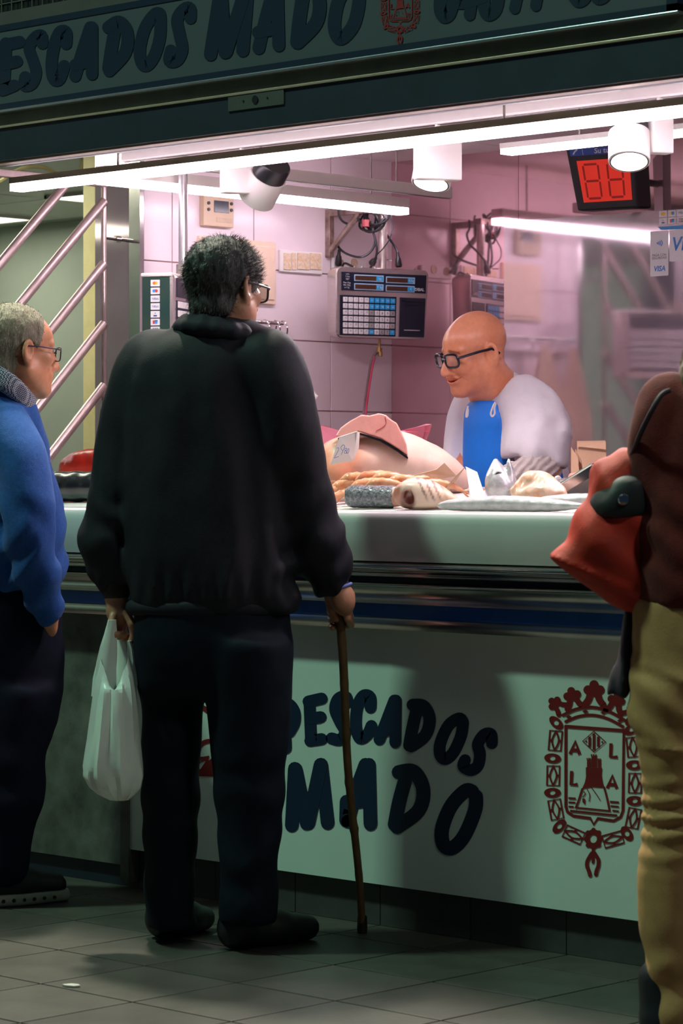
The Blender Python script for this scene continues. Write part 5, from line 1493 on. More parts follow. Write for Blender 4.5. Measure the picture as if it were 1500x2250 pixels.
def swf(x, y, z):
    px = x/D*FPX+750; py = HZ-(z-CAM.z)/D*FPX
    f = .004*fbm(x*9, y*9, z*6)
    f += .006*np.sin((py*.065+px*.075)+2.2*vnoise(x*13, y*13, z*9))*smooth_between(py, 1080, 1230)
    f += .003*np.sin((py*.045-px*.06)+2*vnoise(x*11, y*11, z*7))
    f -= .004*np.exp(-((px-57-.05*(py-900))/7)**2)*np.clip((960-py)/40, 0, 1)
    return f
sw.disp(swf)
sw.mesh('sweater', m_sweat, lm_)
# checked shirt collar
m_check = bpy.data.materials.new('gingham'); m_check.use_nodes = True
_nt = m_check.node_tree; _b = _nt.nodes['Principled BSDF']; _tc = _nt.nodes.new('ShaderNodeTexCoord'); _mp = _nt.nodes.new('ShaderNodeMapping')
_mp.inputs['Rotation'].default_value = (.3, .6, .78); _mp.inputs['Scale'].default_value = (240, 240, 240)
_ck = _nt.nodes.new('ShaderNodeTexChecker'); _ck.inputs['Scale'].default_value = 1.0
_ck.inputs['Color1'].default_value = (.34, .34, .40, 1); _ck.inputs['Color2'].default_value = (.012, .016, .045, 1)
_nt.links.new(_tc.outputs['Object'], _mp.inputs['Vector']); _nt.links.new(_mp.outputs['Vector'], _ck.inputs['Vector']); _nt.links.new(_ck.outputs['Color'], _b.inputs['Base Color'])
_b.inputs['Roughness'].default_value = .8
co = Body(L(-90, 910, D)-.14, L(90, 770, D)+.14, .0065)
ring = [(-62, 806, .0), (-30, 806, -.07), (8, 822, -.098), (42, 848, -.082), (64, 874, -.04), (66, 878, .02), (40, 852, .07), (0, 825, .085), (-40, 808, .06), (-62, 806, 0)]
co.chain([(L(x, y, D+z), .013) for x, y, z in ring], .01, 3); co.chain([(L(x-3, y+12, D+z*1.04), .013) for x, y, z in ring], .01, 3); co.chain([(L(x-6, y+24, D+z*1.08), .013) for x, y, z in ring], .01, 3)
co.mesh('shirt_collar', m_check, lm_)
m_navyt = pm('navy_trousers', (0.0065, 0.0075, 0.019), 0.8, var=.15, scale=50, bump=.1, bscale=240, spec=.15)
tr = Body(L(-220, 1990, D)-np.array([.02, .3, .02]), L(180, 1250, D)+np.array([.02, .35, .02]), .0115)
tr.loft(hipL, .03); tr.loft(fl_, .02); tr.loft(bk_, .02)
tr.disp(lambda x, y, z: .005*fbm(x*8, y*8, z*6)+.004*np.sin(z*40+3*vnoise(x*8, y*8, z*8))*np.clip((.55-z)/.2, 0, 1))
tr.mesh('trousers', m_navyt, lm_)
m_sole = pm('pale_sole', (0.42, 0.42, 0.34), 0.6, var=.1)
for k, (hl, te) in enumerate((((-80, 1990, 7.36), (146, 1975, 7.50)), ((-170, 1975, 7.50), (40, 1962, 7.62)))):
    A, B = L(*hl), L(*te); A[2] = B[2] = 0
    s_ = Body(np.minimum(A, B)-np.array([.09, .10, .01]), np.maximum(A, B)+np.array([.09, .10, .17]), .0075)
    d_ = (B-A); ln = np.linalg.norm(d_); d_ /= ln; z_ = lambda f, h: A+d_*ln*f+np.array([0, 0, h])
    s_.cone(z_(.12, .06), z_(.55, .058), .044, .046, .02); s_.cone(z_(.5, .055), z_(.88, .044), .047, .034, .02); s_.cone(z_(.16, .07), z_(.22, .14), .046, .052, .02)
    s_.cut(lambda x, y, z: .034-z+0*x+0*y); s_.mesh('shoe_upper', m_shoe, lm_)
    so = Body(np.minimum(A, B)-np.array([.09, .10, .02]), np.maximum(A, B)+np.array([.09, .10, .06]), .0065)
    so.cone(z_(.12, .018), z_(.55, .018), .048, .050, .01); so.cone(z_(.5, .018), z_(.93, .018), .050, .030, .01)
    so.cut(lambda x, y, z: np.maximum(.0005-z, z-.034)+0*x+0*y); so_ = so.mesh('sole', m_sole, lm_)
    side = np.array([-d_[1], d_[0], 0]); side = side if side[1] < 0 else -side
    b = MB()
    for i in range(7):
        f = .22+.1*i; p = z_(f, .018)+side*(.0495-.006*max(0, (f-.55)/.4)); b.lathe([(0, .0055), (.002, .005)], cw(*(p+side*.0005)), RT*side[0]+FW*side[1], 10)
    b.build('vent_holes', m_black, so_)

# ------------------------------------------------------------------ fishmonger
D = 8.05
fm_ = thing('person', 'bald fishmonger with dark glasses, white shirt and blue apron behind the counter', 'person', cw(*L(1130, 1900, D+.05)))
fm_.location.z = 0
RF = basis(-120, -16, 3); cF = L(1041, 775, D); sF = .995
tor = rows_px([(812,1092,1132,.05),(835,1072,1158,.075),(862,1052,1186,.10),(890,1034,1208,.125),(930,1022,1222,.14),(990,1016,1236,.15),(1050,1014,1246,.155),(1120,1016,1254,.155),(1200,1020,1254,.15)], D+.07)
bl_ = Body(L(940, 1950, D)-np.array([.03, .35, .02]), L(1320, 670, D)+np.array([.05, .35, .03]), .02, [(cF-.145, cF+.145, .0030)])
bl_.loft(shrink(tor, .022)); 
bl_.loft(shrink(rows_px([(1160,1030,1250,.13),(1300,1030,1255,.13),(1400,1040,1250,.12),(1650,1050,1230,.10),(2030,1060,1220,.09)], D+.08), .01))
bl_.group(head_fn({'fat': .003, 'smile': 1.0, 'nose': 1.0}), RF, cF, sF, HEXT, .012)
bl_.cone(L(1060, 812, D+.01), L(1092, 880, D+.05), .068, .078, .03)
armF = [(L(1150, 890, D-.08), .060), (L(1180, 985, D-.14), .046), (L(1198, 1032, D-.18), .042), (L(1140, 1058, D-.26), .034), (L(1092, 1082, D-.30), .028)]
bl_.chain(armF, .02)
bl_.chain([(L(1040, 890, D+.16), .050), (L(1020, 990, D+.10), .038), (L(1012, 1060, D-.02), .034), (L(1030, 1090, D-.2), .028)], .02)
for base, dirx in (((1092, 1082, D-.30), -1), ((1030, 1090, D-.20), 1)):
    o = L(*base); bl_.ell(o+np.array([dirx*.03, -.02, -.004]), (.040, .036, .018), .012)
    for i in range(4): finger(bl_, [o+np.array([dirx*.05, -.045+.018*i, -.004]), o+np.array([dirx*.085, -.05+.02*i, -.008]), o+np.array([dirx*.105, -.05+.02*i, -.024])], .0095, .008)
    finger(bl_, [o+np.array([dirx*.02, -.05, 0]), o+np.array([dirx*.04, -.075, -.006]), o+np.array([dirx*.062, -.08, -.014])], .011, .009)
bl_.mesh('body', m_skin_fm, fm_, skin_cols(RF, cF, sF, (.32, .2, .15), (.86, .5, .48), (.80, .74, .72), smile=1.0))
glasses(RF, cF, sF, fm_, pm('navy_acetate', (0.006, 0.008, 0.022), 0.22), .0036, .0265, .0195, .7, m_clear, .108)
m_shirt = pm('white_cotton', (0.78, 0.75, 0.79), 0.8, var=.03, scale=30, bump=.12, bscale=240)
sh = Body(L(960, 1250, D)-np.array([.03, .32, .02]), L(1300, 800, D)+np.array([.03, .32, .02]), .0085)
sh.loft(tor, .03)
sh.chain([(L(1150, 878, D-.04), .072), (L(1174, 925, D-.09), .080), (L(1180, 970, D-.12), .086), (L(1176, 1000, D-.135), .084)], .03)
sh.chain([(L(1042, 888, D+.16), .055), (L(1024, 945, D+.14), .050), (L(1016, 1000, D+.10), .048), (L(1010, 1040, D+.05), .045), (L(1010, 1075, D+.0), .042)], .03)
# open sleeve end: slice the bulge under the sleeve, neck opening around the throat
def slice_sleeve(x, y, z):
    px = x/D*FPX+750; py = HZ-(z-CAM.z)/D*FPX
    return np.where((px > 1085) & (px < 1238) & (y < D-.07), (py-(1005+.10*(px-1100)))*.0009, -1.0)
sh.cut(slice_sleeve)
def shf(x, y, z):
    px = x/D*FPX+750; py = HZ-(z-CAM.z)/D*FPX
    f = .005*fbm(x*10, y*10, z*8)
    f += .007*np.sin(px*.07-py*.055+2*vnoise(x*12, y*12, z*9))*smooth_between(px, 1140, 1230)
    f += .006*np.sin(px*.10+py*.04+2*vnoise(x*10, y*10, z*10))*smooth_between(py, 900, 980)
    f -= .0025*np.exp(-((py-905-.55*(px-1150))/5)**2)*(px > 1120)      # shoulder seam
    return f
sh.disp(shf)
sh.put(lambda x, y, z: sd_ell(x, y, z, L(1072, 838, D-.005), (.078, .085, .050)), L(1072, 838, D)-.09, L(1072, 838, D)+.09, .006, 's')
sh.mesh('shirt', m_shirt, fm_)
m_under = pm('grey_undersleeve', (0.46, 0.40, 0.38), 0.85, var=.08, scale=40, bump=.12, bscale=260)
us_ = Body(L(1060, 1110, D-.2)-np.array([.04, .22, .03]), L(1240, 960, D-.1)+np.array([.03, .22, .03]), .006)
us_.chain([(L(1172, 985, D-.13), .062), (L(1186, 1018, D-.16), .056), (L(1176, 1040, D-.19), .052), (L(1150, 1048, D-.23), .046), (L(1122, 1058, D-.27), .040), (L(1100, 1074, D-.29), .034)], .02)
us_.disp(lambda x, y, z: .0040*np.sin(((x*.72-z*.70)*330)+2.2*vnoise(x*30, y*30, z*30))+.002*fbm(x*24, y*24, z*24))
us_.mesh('undersleeve', m_under, fm_)
m_apron = pm('blue_apron', (0.003, 0.20, 0.80), 0.55, var=.05, scale=20, bump=.10, bscale=60)
ap = Body(L(1000, 1190, D)-np.array([.03, .34, .02]), L(1270, 860, D)+np.array([.02, .3, .02]), .0075)
ap.loft([(r[0], r[1]-.004, r[2]-.014, r[3]+.012, r[4]+.018) for r in tor], .03)
ap.disp(lambda x, y, z: .003*fbm(x*10, y*10, z*7))
def bib(x, y, z):
    px = x/D*FPX+750; py = HZ-(z-CAM.z)/D*FPX
    rt = np.interp(py, [880, 905, 950, 1000, 1070, 1200], [1086, 1094, 1108, 1111, 1111, 1112])
    lf = np.interp(py, [880, 930, 1200], [1024, 1019, 1012])
    d = np.maximum(px-rt, lf-px); d = np.maximum(d, 881-py)
    return np.maximum(d/FPX*D, y-(D+.06))
ap.cut(bib)
ap.mesh('apron', m_apron, fm_)
ap = Body(L(1190, 1090, D-.155)-.03, L(1245, 1015, D-.155)+.03, .005)
ap.ell(L(1214, 1052, D-.155), (.030, .010, .040), .005); ap.ell(L(1204, 1068, D-.155), (.030, .010, .020), .01)
ap.disp(lambda x, y, z: .003*fbm(x*30, y*30, z*30)); ap.mesh('apron_flap', m_apron, fm_)
m_pin = pm('white_pin', (0.80, 0.76, 0.78), 0.3, .2)
for pts in ([(1088, 884), (1083, 893), (1078, 908), (1081, 915), (1086, 909), (1086, 896), (1089, 886)], [(1028, 892), (1025, 904), (1024, 916), (1027, 912), (1028, 898)]):
    dd = D-.135 if pts[0][0] > 1050 else D-.105
    MB().tube(spline([cw(*L(x, y, dd)) for x, y in pts], 5), .0030, 7).build('pin', m_pin, fm_, True)

# ------------------------------------------------------------------ woman at the right edge
D = 5.6
wm_ = thing('person', 'woman in a dark red sweater and khaki trousers cut off by the right edge', 'person', cw(*L(1580, 2290, D)))
wm_.location.z = 0
RW = basis(-12, 0, 0); cW = L(1605, 725, D)
swt = rows_px([(838,1530,1680,.07),(856,1462,1735,.09),(885,1438,1760,.11),(950,1418,1775,.125),(1050,1402,1780,.135),(1200,1394,1785,.14),(1300,1390,1785,.14),(1335,1392,1780,.135)], D)
hip = rows_px([(1300,1398,1775,.125),(1330,1393,1780,.13),(1400,1388,1785,.135),(1470,1386,1788,.135),(1540,1386,1785,.125),(1600,1392,1780,.11)], D)
lg1 = rows_px([(1480,1386,1590,.12),(1540,1387,1588,.115),(1600,1393,1586,.11),(1650,1400,1582,.105),(1700,1408,1578,.10),(1760,1413,1576,.10),(1830,1412,1574,.10),(1880,1404,1572,.095),(1940,1400,1570,.092),(2020,1402,1565,.09),(2100,1414,1560,.085),(2170,1421,1556,.083),(2235,1426,1552,.083),(2262,1428,1550,.083)], D)
lg2 = rows_px([(1480,1585,1788,.12),(1650,1596,1775,.105),(1830,1600,1770,.10),(2000,1606,1770,.09),(2262,1615,1760,.083)], D+.05)
bl_ = Body(L(1370, 2300, D)-np.array([.03, .3, .02]), L(1800, 590, D)+np.array([.03, .3, .03]), .022, [(cW-.13, cW+.13, .006)])
for r in (swt, hip, lg1, lg2): bl_.loft(shrink(r, .03))
bl_.group(head_fn({}), RW, cW, .95, HEXT, .012); bl_.cone(L(1603, 790, D), L(1600, 870, D), .05, .056, .03)
bl_.chain([(L(1470, 890, D), .05), (L(1440, 1100, D+.02), .038), (L(1470, 1200, D+.13), .03), (L(1500, 1240, D+.22), .026)], .02)
o = L(1510, 1245, D+.25); bl_.ell(o, (.02, .03, .035), .01)
for i in range(4): finger(bl_, [o+np.array([-.012+.008*i, -.02, -.03]), o+np.array([-.014+.009*i, -.03, -.06]), o+np.array([-.010+.009*i, -.02, -.08])], .0085, .007)
finger(bl_, [o+np.array([.02, -.02, 0]), o+np.array([.03, -.04, -.02]), o+np.array([.03, -.045, -.04])], .0095, .008)
bl_.mesh('body', m_skin_old, wm_, skin_cols(RW, cW, .95))
hb_ = Body(L(1470, 900, D)-np.array([.02, .16, .02]), L(1740, 600, D)+np.array([.02, .16, .03]), .007)
hb_.loft(rows_px([(600,1540,1670,.06),(640,1520,1690,.11),(720,1512,1698,.13),(800,1496,1712,.13),(850,1484,1722,.125),(885,1488,1716,.11)], D), .02)
hb_.put(lambda x, y, z: sd_ell(x, y, z, cW+np.array([-.02, .12, -.03]), (.05, .07, .09)), cW-.1, cW+.2, .01, 's')
hb_.disp(lambda x, y, z: .004*vnoise(x*120, y*120, z*14)+.003*vnoise(x*260, y*260, z*20))
hb_.mesh('hair', pm('dark_blond_hair', (0.055, 0.034, 0.014), 0.5, c2=(0.14, 0.085, 0.03), scale=60, stretch=(1, 1, .15), bump=.5, bscale=200), wm_)
m_redk = pm('dark_red_knit', (0.105, 0.009, 0.007), 0.85, var=.25, scale=40, bump=.25, bscale=300, sheen=.08, spec=.2)
sw = Body(L(1360, 1380, D)-np.array([.03, .32, .02]), L(1800, 820, D)+np.array([.03, .3, .02]), .0105)
sw.loft(swt, .03)
sw.chain([(L(1474, 885, D), .062), (L(1448, 980, D-.01), .060), (L(1442, 1090, D+.01), .058), (L(1455, 1150, D+.06), .054), (L(1480, 1210, D+.15), .046), (L(1500, 1238, D+.21), .036)], .02)
sw.disp(lambda x, y, z: .006*fbm(x*9, y*9, z*6)+.006*np.sin(z*70+x*40+2*vnoise(x*10, y*10, z*8))*np.exp(-((z-1.06)/.10)**2))
sw.mesh('sweater', m_redk, wm_)
m_khaki = pm('khaki_cotton', (0.44, 0.225, 0.085), 0.8, var=.10, scale=30, bump=.12, bscale=240)
tr = Body(L(1360, 2290, D)-np.array([.03, .25, .02]), L(1820, 1280, D)+np.array([.03, .3, .02]), .0085)
tr.loft(hip, .03); tr.loft(lg1, .02); tr.loft(lg2, .02)
def kf(x, y, z):
    py = HZ-(z-CAM.z)/D*FPX; px = x/D*FPX+750
    knee = np.exp(-((py-1790)/90)**2)
    f = .0055*knee*np.sin(py*.155+px*.02+1.8*vnoise(x*9, y*9, z*16))
    f += .005*np.sin(py*.075-px*.05+2*vnoise(x*8, y*8, z*8))*np.exp(-((py-1560)/90)**2)
    f += .005*np.sin(py*.05+px*.03+2*vnoise(x*8, y*8, z*8))*smooth_between(py, 2000, 2150)
    f -= .006*np.exp(-((py-1632-.10*(px-1400))/7)**2)+.004*np.exp(-((py-1455-.35*(px-1400))/9)**2)
    return f+.003*fbm(x*9, y*9, z*9)
tr.disp(kf)
tr.mesh('trousers', m_khaki, wm_)
for hl, te in (((1450, 2290, 5.55), (1470, 2250, 5.78)), ((1680, 2285, 5.58), (1690, 2245, 5.80))):
    A, B = L(*hl), L(*te); A[2] = B[2] = 0
    s_ = Body(np.minimum(A, B)-np.array([.09, .10, .03]), np.maximum(A, B)+np.array([.09, .10, .17]), .009)
    shoe(s_, A, B); s_.mesh('shoe', m_shoe, wm_)
# her bag with strap and a dark garment hanging from it
D = 5.64
sb = thing('shoulder_bag', 'orange-red slouchy shoulder bag with a black patch hanging beside the woman', 'bag', cw(*L(1380, 1350, D)))
m_bag = pm('orange_red_cloth', (0.54, 0.024, 0.007), 0.7, var=.25, scale=10, bump=.15, bscale=160)
bgm = Body(L(1215, 1370, D)-np.array([.02, .2, .02]), L(1460, 970, D)+np.array([.02, .2, .02]), .0075)
bgm.loft(rows_px([(992,1330,1392,.04),(1006,1316,1412,.06),(1030,1308,1430,.075),(1050,1304,1440,.08),(1075,1294,1442,.085),(1110,1276,1444,.088),(1150,1258,1444,.09),(1190,1238,1444,.088),(1214,1227,1444,.082),(1232,1232,1444,.08),(1260,1252,1444,.078),(1295,1300,1440,.07),(1325,1345,1436,.055),(1352,1398,1432,.035)], D), .01, 2.3)
bgm.disp(lambda x, y, z: .006*fbm(x*9, y*9, z*9)+.006*np.sin((x*.8+z)*55+2*vnoise(x*8, y*8, z*8))-.008*np.exp(-(((HZ-(z-CAM.z)/D*FPX)-1236-.42*((x/D*FPX+750)-1240))/8)**2))
bgm.mesh('pouch', m_bag, sb)
fpz = Body(L(1290, 1140, D)-np.array([.02, .2, .02]), L(1440, 1030, D)+np.array([.02, .1, .02]), .0065)
fpz.loft(rows_px([(1034,1340,1420,.090),(1056,1318,1436,.098),(1080,1302,1440,.102),(1106,1290,1442,.104),(1138,1288,1440,.102)], D), .01, 2.3)
fpz.disp(lambda x, y, z: .004*fbm(x*10, y*10, z*10)); fpz.mesh('patch', pm('black_cloth', (0.010, 0.008, 0.012), 0.6, var=.2), sb)
MB().lathe([(0, .012), (.003, .010), (.004, .004)], cw(*L(1370, 1098, D-.106)), -FW, 14).build('badge', m_chrome, sb, True)
b = MB(); pts_ = spline([cw(*L(x, y, d)) for x, y, d in ((1470, 858, 5.50), (1452, 868, 5.49), (1430, 905, 5.49), (1408, 950, 5.52), (1388, 1000, 5.58))], 6)
q_ = []
for p in pts_: q_.append(p)
b.tube(q_, .0055, 8); b.build('strap', pm('dark_purple_strap', (0.030, 0.008, 0.020), 0.6), sb, True)
sc3 = Body(L(1325, 1550, D)-np.array([.02, .09, .02]), L(1405, 1330, D)+np.array([.02, .09, .02]), .006)
sc3.loft(rows_px([(1335,1372,1398,.025),(1380,1366,1396,.028),(1430,1356,1393,.032),(1490,1342,1388,.036),(1530,1335,1383,.036)], D), .005)
sc3.disp(lambda x, y, z: .004*np.sin(x*170+2*vnoise(x*9, y*9, z*9)))
tag(sc3.mesh('scarf', pm('black_purple_knit', (0.020, 0.008, 0.020), 0.8, var=.2), None), 'dark scarf end hanging below the orange-red bag', 'scarf')
# ================================================================== FISH AND GOODS ON THE COUNTER
def LY(px, py, Y): return np.array(tocam(P(px, py, Y=Y)))
def BB(p, q, m): return np.minimum(p, q)-m, np.maximum(p, q)+m
def base_on_bed(o, gap=0.0):
    """lower an object until its lowest vertex rests on the sloping bed"""
    lo = 9
    for q in [o]+list(o.children):
        if q.type != 'MESH': continue
        M = Matrix.Translation(wloc(q))
        for v in q.data.vertices:
            w_ = M @ v.co; lo = min(lo, w_.z-bed(w_.y))
    o.location.z -= lo-gap
m_fish = pm('fish_flesh', (0.80, 0.60, 0.52), 0.35, var=.06, scale=30, bump=.08, bscale=60, attr='Col', coat=.25)
m_scale_dark = pm('dark_scales', (0.006, 0.006, 0.010), 0.22, c2=(0.28, 0.25, 0.29), scale=120, bump=1.0, bscale=170, coat=.3)
m_silver = pm('silver_skin', (0.40, 0.37, 0.40), 0.22, .35, c2=(0.78, 0.72, 0.75), scale=45, bump=.15, bscale=80, coat=.4)
m_greyskin = pm('grey_skin', (0.34, 0.30, 0.32), 0.35, c2=(0.66, 0.58, 0.60), scale=26, bump=.25, bscale=120, coat=.3)
m_blacksk = pm('black_fish_skin', (0.010, 0.010, 0.014), 0.25, var=.3, scale=30, bump=.1, bscale=60, coat=.3)
m_redmeat = pm('red_fillet', (0.42, 0.020, 0.010), 0.35, var=.2, scale=40, attr='Col', coat=.3)
m_steak = pm('pink_steak', (0.80, 0.37, 0.32), 0.35, var=.10, scale=16, bump=.15, bscale=50, coat=.2)
m_orange = pm('shell_orange', (0.72, 0.20, 0.07), 0.32, c2=(0.86, 0.48, 0.30), scale=40, coat=.3)
m_paper = pm('white_paper', (0.82, 0.78, 0.76), 0.7, var=.02); m_kraft = pm('kraft_paper', (0.58, 0.36, 0.24), 0.75, var=.06, scale=20)
m_pinkp = pm('pink_paper', (0.82, 0.26, 0.36), 0.6, var=.06, scale=9); m_eye = pm('fish_eye', (0.02, 0.02, 0.025), 0.12)

# large pale loin
t_ = Body(*BB(LY(700, 1110, .3), LY(1030, 930, .7), np.array([.03, .2, .03])), .0065)
t_.chain([(LY(752, 1032, .36), .076), (LY(800, 1022, .42), .084), (LY(860, 1020, .48), .080), (LY(920, 1030, .54), .066), (LY(970, 1045, .58), .048), (LY(1012, 1066, .62), .026)], .02)
t_.ell(LY(740, 1052, .33), (.046, .06, .050), .02)
t_.put(lambda x, y, z: sd_ell(x, y, z, LY(800, 1010, .27), (.030, .034, .034)), LY(800, 1010, .3)-.06, LY(800, 1010, .3)+.06, .02, 's')
t_.disp(lambda x, y, z: .003*fbm(x*12, y*12, z*12))
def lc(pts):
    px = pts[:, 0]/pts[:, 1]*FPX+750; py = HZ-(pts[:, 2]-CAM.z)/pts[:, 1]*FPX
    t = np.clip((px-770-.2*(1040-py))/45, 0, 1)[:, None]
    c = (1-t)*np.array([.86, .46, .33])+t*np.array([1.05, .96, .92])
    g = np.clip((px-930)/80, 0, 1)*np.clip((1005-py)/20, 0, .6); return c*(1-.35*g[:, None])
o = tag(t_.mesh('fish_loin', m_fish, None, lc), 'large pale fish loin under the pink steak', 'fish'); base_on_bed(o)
# pink steak leaning on it
dS = 7.56; out = [(737, 958), (748, 940), (770, 924), (794, 911), (812, 913), (832, 908), (848, 912), (858, 921), (872, 930), (886, 958), (893, 976), (896, 1002), (872, 985), (836, 963), (800, 952), (786, 948), (755, 960)]
t = thing('fish_steak', 'pink fish steak propped on top of the pale loin', 'fish', cw(*L(815, 985, dS)))
b = MB(); b.prism([P(x, y, d=dS) for x, y in out], FW*.030); b.build('flesh', m_steak, t, bevel=.004)
c = [(742, 962), (786, 950), (800, 953), (836, 965), (872, 987), (896, 1004)]
b = MB(); top_ = [P(x, y, d=dS-.002) for x, y in c]; bot_ = [P(x, y+5, d=dS-.002) for x, y in c]
b.prism(top_+bot_[::-1], FW*.034); b.build('skin_edge', m_blacksk, t)
b = MB(); b.tube(spline([P(x, y, d=dS-.0005) for x, y in ((846, 916), (848, 930), (838, 940), (826, 946))], 5), [.0010]*16, 6); b.build('blood_line', pm('red_vein', (0.60, 0.10, 0.10), 0.4), t)
# price cards
def card(quads, m, label, name='price_card', th=.0012, cat='card', group='folded price cards among the fish'):
    t = thing(name, label, cat, P(quads[0][0][0], quads[0][0][1], d=quads[0][0][2]), group)
    for q in quads:
        p = [P(*x[:2], d=x[2]) for x in q]; n = (p[1]-p[0]).cross(p[-1]-p[0]).normalized()*th
        MB().prism(p, n).build('leaf', m if not isinstance(m, list) else m[quads.index(q)], t)
    return t
t = card([[(784, 948, 7.43), (786, 951, 7.44), (775, 1013, 7.44), (726, 1021, 7.40), (746, 960, 7.40)], [(784, 948, 7.43), (790, 950, 7.50), (788, 985, 7.50), (776, 1012, 7.45)]], m_paper, 'white price card with blue handwriting hanging on the pale loin')
hw_ = lambda x, y: P(x, y, d=7.396)
c = Print(lambda x, y: P(700+x/4.6875, 890+y/4.6875, d=7.385))
for st in ([(160, 545), (200, 470), (205, 440), (185, 445)], [(165, 545), (205, 530)], [(245, 470), (228, 440), (250, 410), (268, 425), (250, 470), (232, 510)], [(290, 446), (272, 448), (270, 464), (286, 480), (280, 496), (264, 494), (268, 476), (286, 462), (290, 446)], [(300, 455), (312, 450), (305, 490), (288, 495), (300, 455)]):
    c.stroke(st, 5.0)
c.build('handwriting', pm('blue_ink', (0.10, 0.20, 0.55), 0.5), t)
card([[(906, 1045, 7.28), (958, 1032, 7.33), (976, 1017, 7.36), (1003, 1046, 7.40), (950, 1055, 7.33), (934, 1040, 7.31)]], m_kraft, 'brown folded card lying open beside the pale loin')
card([[(1023, 1025, 7.18), (1048, 1037, 7.18), (1066, 1092, 7.15), (1033, 1090, 7.14)], [(1023, 1025, 7.18), (1016, 1035, 7.30), (985, 1080, 7.30), (972, 1082, 7.28), (988, 1062, 7.24)]], [m_paper, m_kraft], 'white and brown tent card standing between fish head and loin')
# dark scaled piece with an orange cut end
t = thing('fish_piece', 'cylindrical fish piece with dark glistening scales at the counter edge', 'fish', cw(*LY(815, 1115, .14)))
s_ = Body(*BB(LY(745, 1125, .1), LY(890, 1050, .2), np.array([.02, .08, .02])), .0045)
s_.cone(LY(778, 1090, .135), LY(862, 1091, .16), .031, .030, .006)
def endcut(x, y, z):
    px = x/y*FPX+750; return np.maximum(757-px, px-(872+.25*(1090-(HZ-(z-CAM.z)/y*FPX))))*.0012
s_.cut(endcut); s_.disp(lambda x, y, z: .0012*vnoise(x*260, y*260, z*260)+.0008*np.sin(x*520)*np.sin(z*520+y*300)); ob = s_.mesh('scaly_skin', m_scale_dark, t)
p0, p1 = LY(862, 1091, .16), LY(884, 1091, .165)
s_ = Body(p0-.05, p1+.05, .0045); s_.cone(p0, p0+(p1-p0)*.45, .0275, .0265, .006); s_.mesh('cut_end', pm('cut_flesh', (0.62, 0.26, 0.20), 0.4, var=.2, scale=60), t)
base_on_bed(t)
# open fish head with pink throat
t_ = Body(*BB(LY(862, 1125, .08), LY(1015, 1040, .22), np.array([.02, .1, .02])), .0045)
t_.chain([(LY(890, 1088, .12), .029), (LY(912, 1084, .13), .037), (LY(945, 1088, .14), .032), (LY(980, 1098, .15), .020), (LY(1005, 1106, .15), .009)], .012)
t_.ell(LY(897, 1094, .095), (.014, .016, .024), .006, 's'); t_.ell(LY(908, 1104, .09), (.016, .014, .012), .006, 's')
for k in range(3): t_.cone(LY(935+14*k, 1062+6*k, .10), LY(948+18*k, 1096+4*k, .085), .0022, .0022, .003, 's')
t_.disp(lambda x, y, z: .002*fbm(x*30, y*30, z*30))
def hc(pts):
    px = pts[:, 0]/pts[:, 1]*FPX+750; py = HZ-(pts[:, 2]-CAM.z)/pts[:, 1]*FPX
    c = np.ones((len(pts), 3))*np.array([1.08, .90, .88])
    e = np.sqrt(((px-894)/20)**2+((py-1100)/26)**2); m = np.clip((1.1-e)*3, 0, 1)[:, None]; c = c*(1-m)+np.array([.18, .05, .04])*m
    m = np.clip((884-px)/8, 0, 1)[:, None]; c = c*(1-m)+np.array([.55, .26, .20])*m
    for k in range(4):
        m = (np.clip((3.2-np.abs(px-(930+15*k)-.45*(py-1080)))/1.5, 0, 1)*np.clip((1104-py)/10, 0, 1)*.8)[:, None]; c = c*(1-m)+np.array([.20, .09, .08])*m
    m = (np.clip((px-955)/30, 0, 1)*.8)[:, None]; return c*(1-m)+np.array([.98, .66, .55])*m
o = tag(t_.mesh('cut_fish', m_fish, None, hc), 'cut open fish head with a dark gill beside the scaled piece', 'fish'); base_on_bed(o)
# prawns
def prawn(px, py, Y, ang, sz, label, bendy=1.0):
    o = P(px, py, Y=Y); t = thing('prawn', label, 'prawn', o, 'orange prawns heaped in front of the loin')
    dx, dz = math.cos(ang), math.sin(ang); A = RT*dx+UP*dz*.5+FW*.25*math.sin(ang*3); A.normalize(); B = UP*.6-FW*.3
    pts_ = [o+A*(sz*(f-.5))+B*(-.22*sz*bendy*(2*f-1)**2+.06*sz) for f in [i/14 for i in range(15)]]
    rr = [sz*.125*(1-.70*(i/14)**1.2)*(1+.16*(i % 2)) if i > 1 else sz*.085*(i+1)/2 for i in range(15)]
    MB().tube(pts_, rr, 9).build('shell', m_orange, t, True)
    b = MB(); e = pts_[-1]; d = (pts_[-1]-pts_[-3]).normalized()
    for s_ in (-.5, 0, .5): b.tube([e, e+d*sz*.10+UP*s_*sz*.10, e+d*sz*.17+UP*s_*sz*.16], [sz*.02, sz*.03, sz*.006], 6)
    b.build('tail_fan', m_orange, t, True)
    b = MB(); h = pts_[0]; hd_ = (pts_[0]-pts_[2]).normalized()
    for s_ in (-1, 1): b.tube(spline([h, h+hd_*sz*.25+UP*sz*.10*s_, h+hd_*sz*.55+UP*sz*(.05*s_-.1)], 4), sz*.008, 5)
    for i in range(4): b.tube([pts_[3+i*2], pts_[3+i*2]-B*sz*.2+A*sz*.04], [sz*.016, sz*.006], 5)
    b.build('feelers', m_orange, t); return t
pl = [(752, 1074, .25, .35, .10), (775, 1064, .27, .15, .11), (800, 1052, .29, -.1, .12), (835, 1047, .30, .05, .12), (870, 1052, .29, -.25, .12), (900, 1056, .28, -.1, .11), (818, 1062, .24, .2, .11), (855, 1064, .23, -.2, .11), (930, 1056, .30, .1, .10), (965, 1066, .28, -.1, .11), (760, 1086, .20, .5, .10)]
